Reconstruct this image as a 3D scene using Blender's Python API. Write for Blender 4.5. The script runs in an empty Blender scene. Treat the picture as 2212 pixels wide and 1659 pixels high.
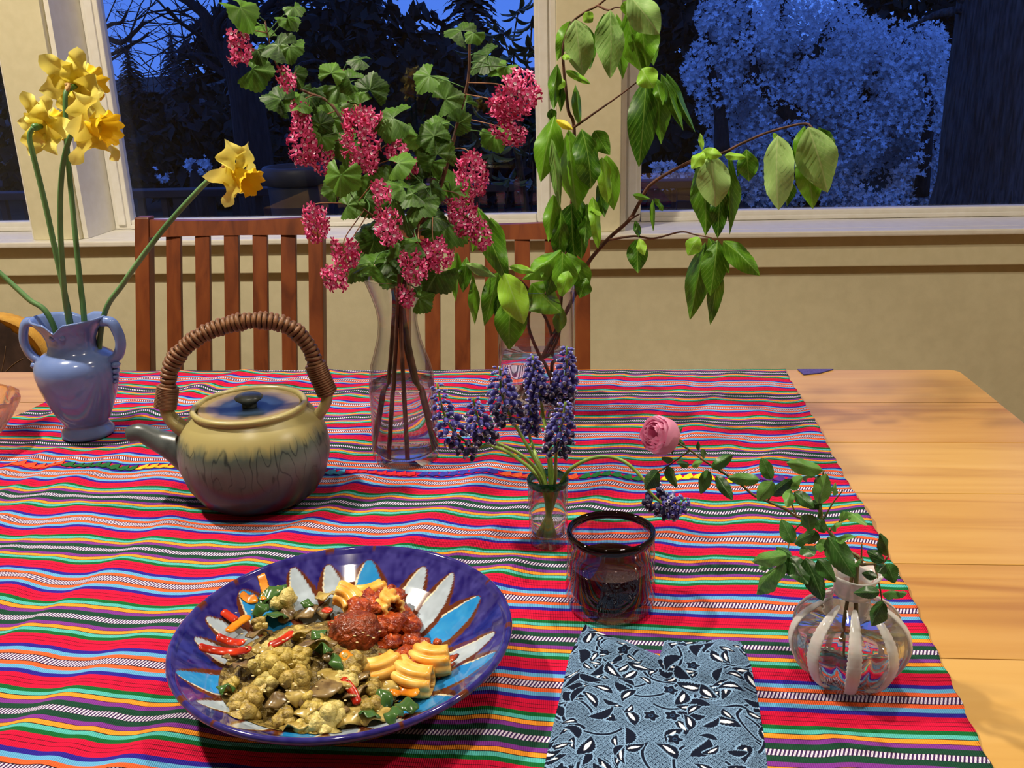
import bpy, bmesh, math, random
import numpy as np
from mathutils import Vector, Matrix
random.seed(7); np.random.seed(7)
SC = bpy.context.scene
COL = SC.collection
PI = math.pi
V3 = Vector

# ------------------------------------------------------------------ camera
FPX = 2000.0
_p, _r, _y = [math.radians(a) for a in (18.367, -1.588, -4.766)]
CAM = V3((0, 0, 1.23)); TZ = 0.75
_fw = V3((math.sin(_y)*math.cos(_p), math.cos(_y)*math.cos(_p), -math.sin(_p)))
_ri = V3((math.cos(_y), -math.sin(_y), 0)); _up = _ri.cross(_fw)
RX = math.cos(_r)*_ri + math.sin(_r)*_up
UX = -math.sin(_r)*_ri + math.cos(_r)*_up
cam_data = bpy.data.cameras.new('camera'); cam = bpy.data.objects.new('camera', cam_data); COL.objects.link(cam)
cam_data.sensor_width = 36; cam_data.lens = 36*FPX/2212; cam_data.clip_start = .02; cam_data.clip_end = 300
cam.matrix_world = Matrix(((RX.x, UX.x, -_fw.x, CAM.x), (RX.y, UX.y, -_fw.y, CAM.y), (RX.z, UX.z, -_fw.z, CAM.z), (0, 0, 0, 1)))
SC.camera = cam
def ray(x, y): return _fw + RX*((x-1106)/FPX) - UX*((y-829.5)/FPX)
def onz(x, y, z=TZ):
    d = ray(x, y); return CAM + d*((z-CAM.z)/d.z)
def ony(x, y, Y):
    d = ray(x, y); return CAM + d*((Y-CAM.y)/d.y)
def pxm(P): return FPX/((V3(P)-CAM).dot(_fw))

# ------------------------------------------------------------------ world, exposure
w = bpy.data.worlds.new('dusk_sky'); SC.world = w; w.use_nodes = True
nt = w.node_tree; bg = nt.nodes['Background']
tc = nt.nodes.new('ShaderNodeTexCoord'); sx = nt.nodes.new('ShaderNodeSeparateXYZ'); cr = nt.nodes.new('ShaderNodeValToRGB')
nt.links.new(tc.outputs['Generated'], sx.inputs[0]); nt.links.new(sx.outputs['Z'], cr.inputs[0]); nt.links.new(cr.outputs[0], bg.inputs[0])
cr.color_ramp.elements[0].color = (.078, .21, .82, 1); cr.color_ramp.elements[1].color = (.045, .125, .66, 1)
bg.inputs[1].default_value = 1.15
SC.view_settings.view_transform = 'Standard'; SC.view_settings.look = 'None'
SC.view_settings.exposure = 0.0; SC.view_settings.gamma = 1.0; SC.view_settings.use_curve_mapping = False
# the room's ceiling downlights and one added fill lamp (the lamps are built with the ceiling below)
LAMPS = [(-1.2, 1.05, 54, 0), (.35, 1.22, 74, 70), (-.25, .30, 36, 80), (1.7, .8, 24, 0)]      # x, y, watts, cone in degrees (0 = open); last one added to brighten the right wall
LAMP_COL = (1.0, .885, .72)

# ------------------------------------------------------------------ helpers
WL = {}
def thing(name, label, cat, loc, group=None):
    o = bpy.data.objects.new(name, None); COL.objects.link(o); o.location = loc; o.empty_display_size = .02
    o['label'] = label; o['category'] = cat
    if group: o['group'] = group
    WL[o] = V3(loc); return o
def tag(o, label, cat, group=None, kind=None):
    o['label'] = label; o['category'] = cat
    if group: o['group'] = group
    if kind: o['kind'] = kind
    return o
def mesh(name, V, F, mats=None, smooth=True, mi=None, uv=None, col=None):
    me = bpy.data.meshes.new(name)
    me.from_pydata([tuple(v) for v in V], [], [tuple(f) for f in F])
    if smooth: me.shade_smooth()
    if mats:
        for m in (mats if isinstance(mats, (list, tuple)) else [mats]): me.materials.append(m)
    if mi is not None: me.polygons.foreach_set('material_index', np.array(mi, dtype=np.int32))
    if uv is not None:
        l = me.uv_layers.new(name='UVMap'); idx = np.empty(len(me.loops), dtype=np.int32); me.loops.foreach_get('vertex_index', idx)
        l.data.foreach_set('uv', np.asarray(uv, dtype=np.float32)[idx].ravel())
    if col is not None:
        a = me.color_attributes.new('Paint', 'FLOAT_COLOR', 'POINT'); a.data.foreach_set('color', np.asarray(col, dtype=np.float32).ravel())
    me.update(); return me
def mk(name, V, F, m, parent=None, smooth=True, loc=None, **k):
    """mesh object from world-space vertices, as a part of `parent` or as a top-level thing based at `loc`"""
    o0 = WL[parent] if parent else (V3(loc) if loc is not None else V3((0, 0, 0)))
    me = mesh(name, [(v[0]-o0[0], v[1]-o0[1], v[2]-o0[2]) for v in V], F, m, smooth, **k)
    o = bpy.data.objects.new(name, me); COL.objects.link(o)
    if parent: o.parent = parent
    else: o.location = o0
    WL[o] = o0; return o
def inst(name, me, M, parent=None):
    o = bpy.data.objects.new(name, me); COL.objects.link(o)
    if parent:
        o.parent = parent; o.matrix_basis = Matrix.Translation(-WL[parent]) @ M
    else: o.matrix_basis = M
    return o
def struct(o): o['kind'] = 'structure'; return o
def box(x0, x1, y0, y1, z0, z1):
    V = [(x, y, z) for z in (z0, z1) for y in (y0, y1) for x in (x0, x1)]
    return V, [(0, 2, 3, 1), (4, 5, 7, 6), (0, 1, 5, 4), (2, 6, 7, 3), (0, 4, 6, 2), (1, 3, 7, 5)]
def bbox(x0, x1, y0, y1, z0, z1, b=.004):
    bm = bmesh.new(); V, F = box(x0, x1, y0, y1, z0, z1)
    vs = [bm.verts.new(v) for v in V]; [bm.faces.new([vs[i] for i in f]) for f in F]
    bmesh.ops.bevel(bm, geom=bm.edges[:], offset=b, segments=2, affect='EDGES', profile=.6)
    bm.verts.index_update(); r = ([tuple(v.co) for v in bm.verts], [[v.index for v in f.verts] for f in bm.faces]); bm.free(); return r
def xf(VF, M): return [tuple(M @ V3(v)) for v in VF[0]], VF[1]
def join(*L):
    V, F = [], []
    for v, f in L:
        n = len(V); V += list(v); F += [tuple(i+n for i in q) for q in f]
    return V, F
def lathe(prof, seg=48, c=(0, 0, 0), rf=None):
    V, F, rings = [], [], []
    for k, (r, z) in enumerate(prof):
        if r < 1e-6: rings.append([len(V)]); V.append((c[0], c[1], c[2]+z)); continue
        ring = []
        for i in range(seg):
            a = 2*PI*i/seg; rr, dz = (r, 0) if rf is None else rf(a, r, z, k)
            ring.append(len(V)); V.append((c[0]+rr*math.cos(a), c[1]+rr*math.sin(a), c[2]+z+dz))
        rings.append(ring)
    for A, B in zip(rings, rings[1:]):
        if len(A) == 1 and len(B) == 1: continue
        for i in range(seg):
            j = (i+1) % seg
            if len(A) == 1: F.append((A[0], B[j], B[i]))
            elif len(B) == 1: F.append((A[i], A[j], B[0]))
            else: F.append((A[i], A[j], B[j], B[i]))
    return V, F
def spl(pts, n=8):
    pts = [V3(p) for p in pts]; P = [2*pts[0]-pts[1]] + pts + [2*pts[-1]-pts[-2]]; out = []
    for i in range(1, len(P)-2):
        for k in range(n):
            t = k/n; a, b, c, d = P[i-1:i+3]
            out.append(.5*((2*b)+(c-a)*t+(2*a-5*b+4*c-d)*t*t+(3*b-a-3*c+d)*t**3))
    return out+[pts[-1]]
def frames(pts):
    T = []
    for i in range(len(pts)):
        a = pts[max(0, i-1)]; b = pts[min(len(pts)-1, i+1)]; T.append((b-a).normalized())
    n = T[0].orthogonal().normalized(); N = [n]
    for i in range(1, len(pts)):
        n = N[-1]-T[i]*N[-1].dot(T[i]); N.append(n.normalized())
    return T, N
def tube(pts, r, seg=8, cap=True, flat=1.0, n0=None):
    pts = [V3(p) for p in pts]; T, N = frames(pts)
    if n0 is not None:
        N = [(V3(n0)-t*V3(n0).dot(t)).normalized() for t in T]
    V, F = [], []
    for i, p in enumerate(pts):
        rr = r[min(i, len(r)-1)] if isinstance(r, (list, tuple)) else r
        B = T[i].cross(N[i])
        for k in range(seg):
            a = 2*PI*k/seg; V.append(tuple(p+N[i]*math.cos(a)*rr*flat+B*math.sin(a)*rr))
    for i in range(len(pts)-1):
        for k in range(seg):
            j = (k+1) % seg; F.append((i*seg+k, i*seg+j, (i+1)*seg+j, (i+1)*seg+k))
    if cap: F.append(tuple(range(seg-1, -1, -1))); F.append(tuple((len(pts)-1)*seg+k for k in range(seg)))
    return V, F
def taper(a, b, n): return [a+(b-a)*i/max(1, n-1) for i in range(n)]
def basis(o, y, zhint, sx=1, sy=1, sz=1, roll=0):
    y = V3(y).normalized(); z = V3(zhint); z = z-y*z.dot(y)
    if z.length < 1e-5: z = y.orthogonal()
    z.normalize(); x = y.cross(z)
    if roll: z, x = z*math.cos(roll)+x*math.sin(roll), x*math.cos(roll)-z*math.sin(roll)
    return Matrix(((x.x*sx, y.x*sy, z.x*sz, o[0]), (x.y*sx, y.y*sy, z.y*sz, o[1]), (x.z*sx, y.z*sy, z.z*sz, o[2]), (0, 0, 0, 1)))
def hsh(x, y, s=0):
    n = np.sin(np.asarray(x)*127.1+np.asarray(y)*311.7+s*74.7)*43758.5453
    return n-np.floor(n)
def vnoise(x, y, s=0):
    x = np.asarray(x, float); y = np.asarray(y, float); xi = np.floor(x); yi = np.floor(y); fx = x-xi; fy = y-yi
    fx = fx*fx*(3-2*fx); fy = fy*fy*(3-2*fy)
    return (hsh(xi, yi, s)*(1-fx)+hsh(xi+1, yi, s)*fx)*(1-fy)+(hsh(xi, yi+1, s)*(1-fx)+hsh(xi+1, yi+1, s)*fx)*fy
def U(a, b): return random.uniform(a, b)
def rv(s=1): return V3((U(-s, s), U(-s, s), U(-s, s)))

# ------------------------------------------------------------------ materials
def srgb(*c):
    return tuple(((v/255)/12.92 if v <= 10 else (((v/255)+.055)/1.055)**2.4) for v in c)+(1,)
def newmat(name):
    m = bpy.data.materials.new(name); m.use_nodes = True
    return m, m.node_tree.nodes, m.node_tree.links, m.node_tree.nodes['Principled BSDF']
def setp(b, rough=.5, spec=.5, trans=0, ior=1.45, sss=0, coat=0, metal=0):
    b.inputs['Roughness'].default_value = rough; b.inputs['Specular IOR Level'].default_value = spec
    b.inputs['Transmission Weight'].default_value = trans; b.inputs['IOR'].default_value = ior
    b.inputs['Coat Weight'].default_value = coat; b.inputs['Metallic'].default_value = metal
    if sss: b.inputs['Subsurface Weight'].default_value = sss; b.inputs['Subsurface Radius'].default_value = (.01, .006, .004); b.inputs['Subsurface Scale'].default_value = .3
def noisemat(name, c1, c2, scale=20, rough=.5, stretch=(1, 1, 1), bump=0, detail=4, lo=.35, hi=.65, bscale=None, coord='Object', **k):
    m, N, L, b = newmat(name); setp(b, rough, **k)
    t = N.new('ShaderNodeTexCoord'); mp = N.new('ShaderNodeMapping'); mp.inputs['Scale'].default_value = stretch
    n = N.new('ShaderNodeTexNoise'); n.inputs['Scale'].default_value = scale; n.inputs['Detail'].default_value = detail
    r = N.new('ShaderNodeValToRGB'); e = r.color_ramp.elements
    e[0].position = lo; e[0].color = c1; e[1].position = hi; e[1].color = c2
    L.new(t.outputs[coord], mp.inputs[0]); L.new(mp.outputs[0], n.inputs['Vector']); L.new(n.outputs['Fac'], r.inputs[0]); L.new(r.outputs[0], b.inputs['Base Color'])
    if bump:
        bn = N.new('ShaderNodeBump'); bn.inputs['Strength'].default_value = 1.0; bn.inputs['Distance'].default_value = bump
        src = n
        if bscale:
            src = N.new('ShaderNodeTexNoise'); src.inputs['Scale'].default_value = bscale; L.new(mp.outputs[0], src.inputs['Vector'])
        L.new(src.outputs['Fac'], bn.inputs['Height']); L.new(bn.outputs[0], b.inputs['Normal'])
    return m
def plain(name, c, rough=.5, **k): 
    return noisemat(name, tuple(v*.93 for v in c[:3])+(1,), c, 60, rough, **k)
def attrmat(name, rough=.3, bump=0, **k):
    m, N, L, b = newmat(name); setp(b, rough, **k)
    a = N.new('ShaderNodeAttribute'); a.attribute_name = 'Paint'; L.new(a.outputs['Color'], b.inputs['Base Color'])
    if bump:
        n = N.new('ShaderNodeTexNoise'); n.inputs['Scale'].default_value = 900; t = N.new('ShaderNodeTexCoord'); L.new(t.outputs['Object'], n.inputs['Vector'])
        bn = N.new('ShaderNodeBump'); bn.inputs['Distance'].default_value = bump; L.new(n.outputs['Fac'], bn.inputs['Height']); L.new(bn.outputs[0], b.inputs['Normal'])
    return m
def leafmat(name, c1, c2, vein, rough=.4, trans=.35, tc_=None, spec=.4):
    """leaf: local mesh x across, y along; pale midrib and side veins, light passes through"""
    m, N, L, b = newmat(name); setp(b, rough, spec)
    t = N.new('ShaderNodeTexCoord'); s = N.new('ShaderNodeSeparateXYZ'); L.new(t.outputs['Object'], s.inputs[0])
    oi = N.new('ShaderNodeObjectInfo'); nz = N.new('ShaderNodeTexNoise'); nz.inputs['Scale'].default_value = 5; L.new(t.outputs['Object'], nz.inputs['Vector'])
    ad = N.new('ShaderNodeMath'); ad.operation = 'MULTIPLY_ADD'; ad.inputs[1].default_value = .7; L.new(nz.outputs['Fac'], ad.inputs[0])
    sb = N.new('ShaderNodeMath'); sb.operation = 'MULTIPLY'; sb.inputs[1].default_value = .65; L.new(oi.outputs['Random'], sb.inputs[0]); L.new(sb.outputs[0], ad.inputs[2])
    r = N.new('ShaderNodeValToRGB'); r.color_ramp.elements[0].color = c1; r.color_ramp.elements[0].position = .25; r.color_ramp.elements[1].color = c2; r.color_ramp.elements[1].position = .95; L.new(ad.outputs[0], r.inputs[0])
    ab = N.new('ShaderNodeMath'); ab.operation = 'ABSOLUTE'; L.new(s.outputs['X'], ab.inputs[0])
    lt = N.new('ShaderNodeMath'); lt.operation = 'LESS_THAN'; lt.inputs[1].default_value = .018; L.new(ab.outputs[0], lt.inputs[0])
    d = N.new('ShaderNodeMath'); d.operation = 'MULTIPLY_ADD'; d.inputs[1].default_value = -.75; L.new(ab.outputs[0], d.inputs[0]); L.new(s.outputs['Y'], d.inputs[2])
    fr = N.new('ShaderNodeMath'); fr.operation = 'PINGPONG'; fr.inputs[1].default_value = .055; L.new(d.outputs[0], fr.inputs[0])
    l2 = N.new('ShaderNodeMath'); l2.operation = 'LESS_THAN'; l2.inputs[1].default_value = .008; L.new(fr.outputs[0], l2.inputs[0])
    h = N.new('ShaderNodeMath'); h.operation = 'MULTIPLY'; h.inputs[1].default_value = .45; L.new(l2.outputs[0], h.inputs[0])
    mx = N.new('ShaderNodeMath'); mx.operation = 'MAXIMUM'; L.new(lt.outputs[0], mx.inputs[0]); L.new(h.outputs[0], mx.inputs[1])
    ml = N.new('ShaderNodeMath'); ml.operation = 'MULTIPLY'; ml.inputs[1].default_value = .55; L.new(mx.outputs[0], ml.inputs[0])
    mix = N.new('ShaderNodeMixRGB'); L.new(ml.outputs[0], mix.inputs[0]); L.new(r.outputs[0], mix.inputs[1]); mix.inputs[2].default_value = vein
    L.new(mix.outputs[0], b.inputs['Base Color'])
    bn = N.new('ShaderNodeBump'); bn.inputs['Strength'].default_value = .5; bn.inputs['Distance'].default_value = .02; bn.invert = True; L.new(mx.outputs[0], bn.inputs['Height']); L.new(bn.outputs[0], b.inputs['Normal'])
    tr = N.new('ShaderNodeBsdfTranslucent'); ms = N.new('ShaderNodeMixShader'); ms.inputs[0].default_value = trans
    if tc_: tr.inputs[0].default_value = tc_
    else: L.new(mix.outputs[0], tr.inputs[0])
    L.new(b.outputs[0], ms.inputs[1]); L.new(tr.outputs[0], ms.inputs[2]); L.new(ms.outputs[0], N['Material Output'].inputs[0])
    return m
def petalmat(name, c1, c2, rough=.45, trans=.3, axis='Y', lo=0, hi=1):
    m, N, L, b = newmat(name); setp(b, rough, .3)
    t = N.new('ShaderNodeTexCoord'); s = N.new('ShaderNodeSeparateXYZ'); L.new(t.outputs['Object'], s.inputs[0])
    r = N.new('ShaderNodeValToRGB'); r.color_ramp.elements[0].color = c1; r.color_ramp.elements[1].color = c2; r.color_ramp.elements[0].position = lo; r.color_ramp.elements[1].position = hi
    L.new(s.outputs[axis], r.inputs[0]); L.new(r.outputs[0], b.inputs['Base Color'])
    tr = N.new('ShaderNodeBsdfTranslucent'); L.new(r.outputs[0], tr.inputs[0]); ms = N.new('ShaderNodeMixShader'); ms.inputs[0].default_value = trans
    L.new(b.outputs[0], ms.inputs[1]); L.new(tr.outputs[0], ms.inputs[2]); L.new(ms.outputs[0], N['Material Output'].inputs[0]); return m
def glassmat(name, c=(1, 1, 1, 1), ior=1.48, rough=0.0, clear=.3):
    m, N, L, b = newmat(name); setp(b, rough, .5, 1.0, ior); b.inputs['Base Color'].default_value = c
    if clear:
        tr = N.new('ShaderNodeBsdfTransparent'); tr.inputs[0].default_value = c; ms = N.new('ShaderNodeMixShader'); ms.inputs[0].default_value = clear
        L.new(b.outputs[0], ms.inputs[1]); L.new(tr.outputs[0], ms.inputs[2]); L.new(ms.outputs[0], N['Material Output'].inputs[0])
    return m
def thinglass(name, c=(.97, .98, .98, 1), f0=.04, edge=None):
    """thin-walled clear glass: straight-through light plus a Schlick mirror reflection"""
    m, N, L, b = newmat(name); N.remove(b)
    tr = N.new('ShaderNodeBsdfTransparent'); tr.inputs[0].default_value = c; gl = N.new('ShaderNodeBsdfGlossy'); gl.inputs['Roughness'].default_value = .0
    lw = N.new('ShaderNodeLayerWeight'); lw.inputs[0].default_value = .5; pw = N.new('ShaderNodeMath'); pw.operation = 'POWER'; pw.inputs[1].default_value = 4.0; L.new(lw.outputs['Facing'], pw.inputs[0])
    sc_ = N.new('ShaderNodeMath'); sc_.operation = 'MULTIPLY_ADD'; sc_.inputs[1].default_value = .75; sc_.inputs[2].default_value = f0; L.new(pw.outputs[0], sc_.inputs[0])
    if edge:
        mx = N.new('ShaderNodeMixRGB'); p2 = N.new('ShaderNodeMath'); p2.operation = 'POWER'; p2.inputs[1].default_value = 2.0; L.new(lw.outputs['Facing'], p2.inputs[0]); L.new(p2.outputs[0], mx.inputs[0]); mx.inputs[1].default_value = c; mx.inputs[2].default_value = edge; L.new(mx.outputs[0], tr.inputs[0])
    ms = N.new('ShaderNodeMixShader'); L.new(sc_.outputs[0], ms.inputs[0]); L.new(tr.outputs[0], ms.inputs[1]); L.new(gl.outputs[0], ms.inputs[2]); L.new(ms.outputs[0], N['Material Output'].inputs[0]); return m

M_WALL = noisemat('wall_paint', srgb(208, 201, 166), srgb(215, 208, 173), 30, .75, bump=.0002, bscale=260)
M_TRIM = noisemat('cream_casing_paint', srgb(211, 204, 168), srgb(217, 210, 175), 40, .5)
M_WHITE = noisemat('white_sash_paint', srgb(222, 218, 205), srgb(228, 225, 214), 40, .4)
M_CEIL = plain('ceiling_paint', srgb(225, 215, 195), .8)
M_FLOOR = noisemat('oak_floor', srgb(120, 80, 45), srgb(150, 105, 62), 6, .35, stretch=(1, 12, 1))
M_PANE = thinglass('window_pane', (.96, .975, .985, 1), .035)
def wood(name, c1, c2, c3, rough=.32, sc=3.0, axis=0, off=0):
    m, N, L, b = newmat(name); setp(b, rough, .5)
    t = N.new('ShaderNodeTexCoord'); mp = N.new('ShaderNodeMapping'); st = [14, 14, 14]; st[axis] = 1.1; mp.inputs['Scale'].default_value = st; mp.inputs['Location'].default_value = (off, off*2, off)
    n = N.new('ShaderNodeTexNoise'); n.inputs['Scale'].default_value = sc; n.inputs['Detail'].default_value = 6; n.inputs['Distortion'].default_value = .9
    r = N.new('ShaderNodeValToRGB'); e = r.color_ramp.elements; e[0].position = .3; e[0].color = c1; e[1].position = .72; e[1].color = c3; x = e.new(.5); x.color = c2
    L.new(t.outputs['Object'], mp.inputs[0]); L.new(mp.outputs[0], n.inputs['Vector']); L.new(n.outputs['Fac'], r.inputs[0]); L.new(r.outputs[0], b.inputs['Base Color'])
    bn = N.new('ShaderNodeBump'); bn.inputs['Distance'].default_value = .0004; L.new(n.outputs['Fac'], bn.inputs['Height']); L.new(bn.outputs[0], b.inputs['Normal'])
    return m
M_PLANK = [wood('alder_plank_%s' % s, srgb(*a), srgb(*b_), srgb(*c), .30, 2.2, 0, i*3.3) for i, (s, a, b_, c) in enumerate((('honey', (172, 126, 62), (190, 146, 76), (196, 154, 84)), ('pale', (180, 136, 70), (196, 154, 82), (202, 162, 92)), ('amber', (164, 116, 56), (184, 138, 70), (192, 148, 80))))]
M_CHAIR = wood('chair_cherry', srgb(84, 38, 14), srgb(110, 54, 22), srgb(124, 66, 28), .38, 2, 2)
M_DARKWOOD = wood('table_leg_wood', srgb(150, 100, 50), srgb(180, 125, 65), srgb(195, 140, 80), .35, 2, 2)

# ------------------------------------------------------------------ room shell
XL, XR, YB, YF, ZC = -3.2, 3.2, -5.0, 2.42, 2.55
WT = .20
struct(mk('floor', *box(XL-.2, XR+.2, YB-.2, YF+WT, -.1, 0), M_FLOOR, smooth=False))
struct(mk('ceiling', *box(XL-.2, XR+.2, YB-.2, YF+WT, ZC, ZC+.1), M_CEIL, smooth=False))
struct(mk('wall_left', *box(XL-.15, XL, YB, YF, 0, ZC), M_WALL, smooth=False))
struct(mk('wall_right', *box(XR, XR+.15, YB, YF, 0, ZC), M_WALL, smooth=False))
struct(mk('wall_front', *box(XL-.15, XR+.15, YB-.15, YB, 0, ZC), M_WALL, smooth=False))
OPEN = [(-2.45, -1.49), (-1.36, -.07), (.09, 1.75)]      # window openings in x
ZS, ZH = .822, 2.15                                     # rough sill, head
segs = [box(XL-.15, XR+.15, YF, YF+WT, 0, ZS), box(XL-.15, XR+.15, YF, YF+WT, ZH, ZC)]
xs = [XL-.15] + [v for o in OPEN for v in o] + [XR+.15]
for a, b_ in zip(xs[0::2], xs[1::2]): segs.append(box(a, b_, YF, YF+WT, ZS, ZH))
struct(mk('wall_back', *join(*segs), M_WALL, smooth=False))
# casings, stool, apron
for i, (a, b_) in enumerate(((-1.478, -1.372), (-.058, .078))):
    struct(mk('trim_%d' % (i+1), *bbox(a-.012, b_+.012, YF-.018, YF-.0005, .8425, ZH, .003), M_TRIM, smooth=False))
struct(mk('trim_3', *bbox(XL+.001, XR-.001, YF-.050, YF-.0005, .8272, .842, .004), M_WHITE, smooth=False))      # stool nosing
struct(mk('trim_4', *bbox(XL+.001, XR-.001, YF-.022, YF-.0005, .746, .8268, .003), M_TRIM, smooth=False))     # apron
struct(mk('trim_5', *bbox(XL+.001, XR-.001, YF-.018, YF-.0005, ZH+.002, ZH+.10, .003), M_TRIM, smooth=False))
struct(mk('baseboard_back', *bbox(XL+.001, XR-.001, YF-.018, YF-.0005, .001, .12, .003), M_WHITE, smooth=False))
for n, (a, b_) in enumerate(OPEN):
    y0 = YF+.155
    W_ = bpy.data.objects.new('window_%d' % (n+1), None); COL.objects.link(W_); W_.location = ((a+b_)/2, y0, .84); WL[W_] = V3(W_.location); W_['kind'] = 'structure'
    e = .0008
    mk('sill_board', *bbox(a+e, b_-e, YF+.0005, YF+WT-.001, ZS+.0005, .842, .002), M_WHITE, W_, smooth=False)
    for s, (p, q) in enumerate(((a+e, a+.014), (b_-.014, b_-e))):
        mk('jamb_liner', *bbox(p, q, YF+.001, YF+WT-.001, .8425, ZH-.001, .001), M_WHITE, W_, smooth=False)
    fw = .062
    for q in ((a+.0145, a+fw, .8427, ZH-.002), (b_-fw, b_-.0145, .8427, ZH-.002)):
        mk('sash_stile', *bbox(q[0], q[1], y0, y0+.04, q[2], q[3], .004), M_WHITE, W_, smooth=False)
        mk('sash_bead', *bbox(q[0]+.012, q[1]-.012, y0-.008, y0+.003, q[2]+.012, q[3]-.012, .003), M_WHITE, W_, smooth=False)
    for q in ((.8427, .868), (ZH-.06, ZH-.002)):
        mk('sash_rail', *bbox(a+fw+e, b_-fw-e, y0, y0+.04, q[0], q[1], .004), M_WHITE, W_, smooth=False)
    mk('sash_bead', *bbox(a+fw+e, b_-fw-e, y0-.008, y0-.0005, .843, .855, .003), M_WHITE, W_, smooth=False)
    mk('pane', *box(a+fw+e, b_-fw-e, y0+.022, y0+.026, .8685, ZH-.061), M_PANE, W_, smooth=False)

# ceiling downlights, the last an added fill for the right wall
M_RING = plain('lamp_trim_white', srgb(235, 230, 220), .4)
M_LENS, _N, _L, _b = newmat('lamp_lens'); _b.inputs['Emission Color'].default_value = LAMP_COL+(1,); _b.inputs['Emission Strength'].default_value = 6
for i, (x, y, pw, cone) in enumerate(LAMPS):
    L = thing('ceiling_downlight', ('round recessed ceiling downlight over the daffodil end of the table', 'round recessed ceiling downlight over the bare wood end of the table', 'round recessed ceiling downlight over the bowl of food', 'added ceiling downlight brightening the wall off the bare wood end of the table')[i], 'ceiling light', (x, y, ZC-.03), 'recessed ceiling downlights')
    mk('trim_ring', *lathe([(.062, .0295), (.085, .0295), (.085, .022), (.08, .018), (.062, .016), (.062, .0295)], 32, (x, y, ZC-.03)), M_RING, L)
    mk('lens', *lathe([(0, .029), (.0615, .029), (.0615, .024), (0, .024)], 32, (x, y, ZC-.03)), M_LENS, L)
    ld = bpy.data.lights.new('lamp_light', 'SPOT' if cone else 'AREA'); ld.energy = pw; ld.color = LAMP_COL
    if cone: ld.spot_size = math.radians(cone); ld.spot_blend = .35; ld.shadow_soft_size = .045
    else: ld.shape = 'DISK'; ld.size = .11
    lo = bpy.data.objects.new('lamp_light', ld); COL.objects.link(lo); lo.parent = L; lo.location = (0, 0, .010)

# ------------------------------------------------------------------ dining table
TX0, TX1, TY0, TY1 = -1.30, .614, .40, 1.5125
TB = thing('dining_table', 'honey-coloured wooden dining table with plank top under the striped cloth', 'table', ((TX0+TX1)/2, (TY0+TY1)/2, 0))
cuts = [TY0, .545, .70, .862, 1.03, 1.19, 1.35, TY1]
for i, (a, b_) in enumerate(zip(cuts, cuts[1:])):
    g = .0004
    if i in (0, len(cuts)-2):       # end planks carry the rounded corners
        bm = bmesh.new(); yo, yi = (TY1, a+g) if i else (TY0, b_-g); s = 1 if i else -1; pts = []
        for cxx, sg in ((TX1-.018, 1), (TX0+.018, -1)):
            arc = [(cxx+sg*.018*math.sin(t), yo-s*.018+s*.018*math.cos(t)) for t in [k*PI/12 for k in range(7)]]
            pts += arc if sg == 1 else arc[::-1]
            if sg == 1: pts += [(TX1, yi), (TX0, yi)]
        n = len(pts); VV = [(x, y, z) for z in (TZ-.03, TZ) for x, y in pts]
        FF = [tuple(range(n)), tuple(range(2*n-1, n-1, -1))]+[(k, (k+1) % n, n+(k+1) % n, n+k) for k in range(n)]
        mk('plank', VV, FF, M_PLANK[i % 3], TB, smooth=False); bm.free()
    else: mk('plank', *bbox(TX0, TX1, a+g, b_-g, TZ-.03, TZ, .0012), M_PLANK[i % 3], TB, smooth=False)
for x0, x1, y0, y1 in ((TX0+.08, TX1-.08, TY1-.10, TY1-.078), (TX0+.08, TX1-.08, TY0+.078, TY0+.10), (TX0+.08, TX0+.102, TY0+.101, TY1-.101), (TX1-.102, TX1-.08, TY0+.101, TY1-.101)):
    mk('apron_rail', *bbox(x0, x1, y0, y1, TZ-.12, TZ-.0305, .002), M_DARKWOOD, TB, smooth=False)
for x in (TX0+.105, TX1-.165):
    for y in (TY0+.105, TY1-.165): mk('leg', *bbox(x, x+.06, y, y+.06, 0, TZ-.031, .004), M_DARKWOOD, TB, smooth=False)

# ------------------------------------------------------------------ striped tablecloth
FOOT = [(-.7145, 1.211, .045), (-.398, 1.0, .075), (-.2383, 1.1354, .06), (-.0713, 1.328, .08), (-.0396, .9046, .03), (.0235, .782, .05), (.2135, .668, .06), (-.198, .645, .08), (-.876, 1.15, .06)]
def cloth_h(x, y):
    x = np.asarray(x, float); y = np.asarray(y, float)
    wv = .05*vnoise(x*4, y*4, 1)+.03*vnoise(x*9, y*7, 2)
    s = x*.93-y*.36+wv
    h = .5*(np.sin(s*2*PI/.118+2.5*vnoise(x*3, y*3, 3))+1)**1.6*vnoise(x*5+9, y*3, 4)*.0034
    h += .5*(np.sin(s*2*PI/.066+3*vnoise(x*4, y*5, 5))+1)**2*vnoise(x*7, y*4, 6)*.0016
    h += .5*(np.sin((x*.75+y*.55+wv)*2*PI/.10)+1)**2*vnoise(x*5, y*5+3, 7)*.0014
    h *= 1.0+.55*np.clip(-(x+.25)*2.2, 0, 1)
    k = np.ones_like(h)
    for fx, fy, fr in FOOT: k = np.minimum(k, np.clip((np.hypot(x-fx, y-fy)-fr)/.045, 0, 1))
    # the napkin lies flat too
    nx = np.clip(np.maximum(np.abs(x-.062)-.10, np.maximum(y-.745, 0))/.04, 0, 1); k = np.minimum(k, np.maximum(nx, 0.0))
    k = np.minimum(k, np.clip((1.5125-y)/.03+.35, 0, 1))
    return h*k*k*(3-2*k)
CLZ = TZ+.0008
def seamY(x): return 1.0651-.0323*x
def cl_left(y): return np.interp(y, [.40, 1.05, 1.274, 1.51], [-.93, -.90, -.878, -.822])
def cl_right(y): return np.interp(y, [.40, .567, .80, 1.15, 1.52], [.285, .2895, .308, .321, .334])
ys = np.concatenate([np.arange(.405, 1.5105, .0042), [1.5125]]); nx = 250
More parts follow.
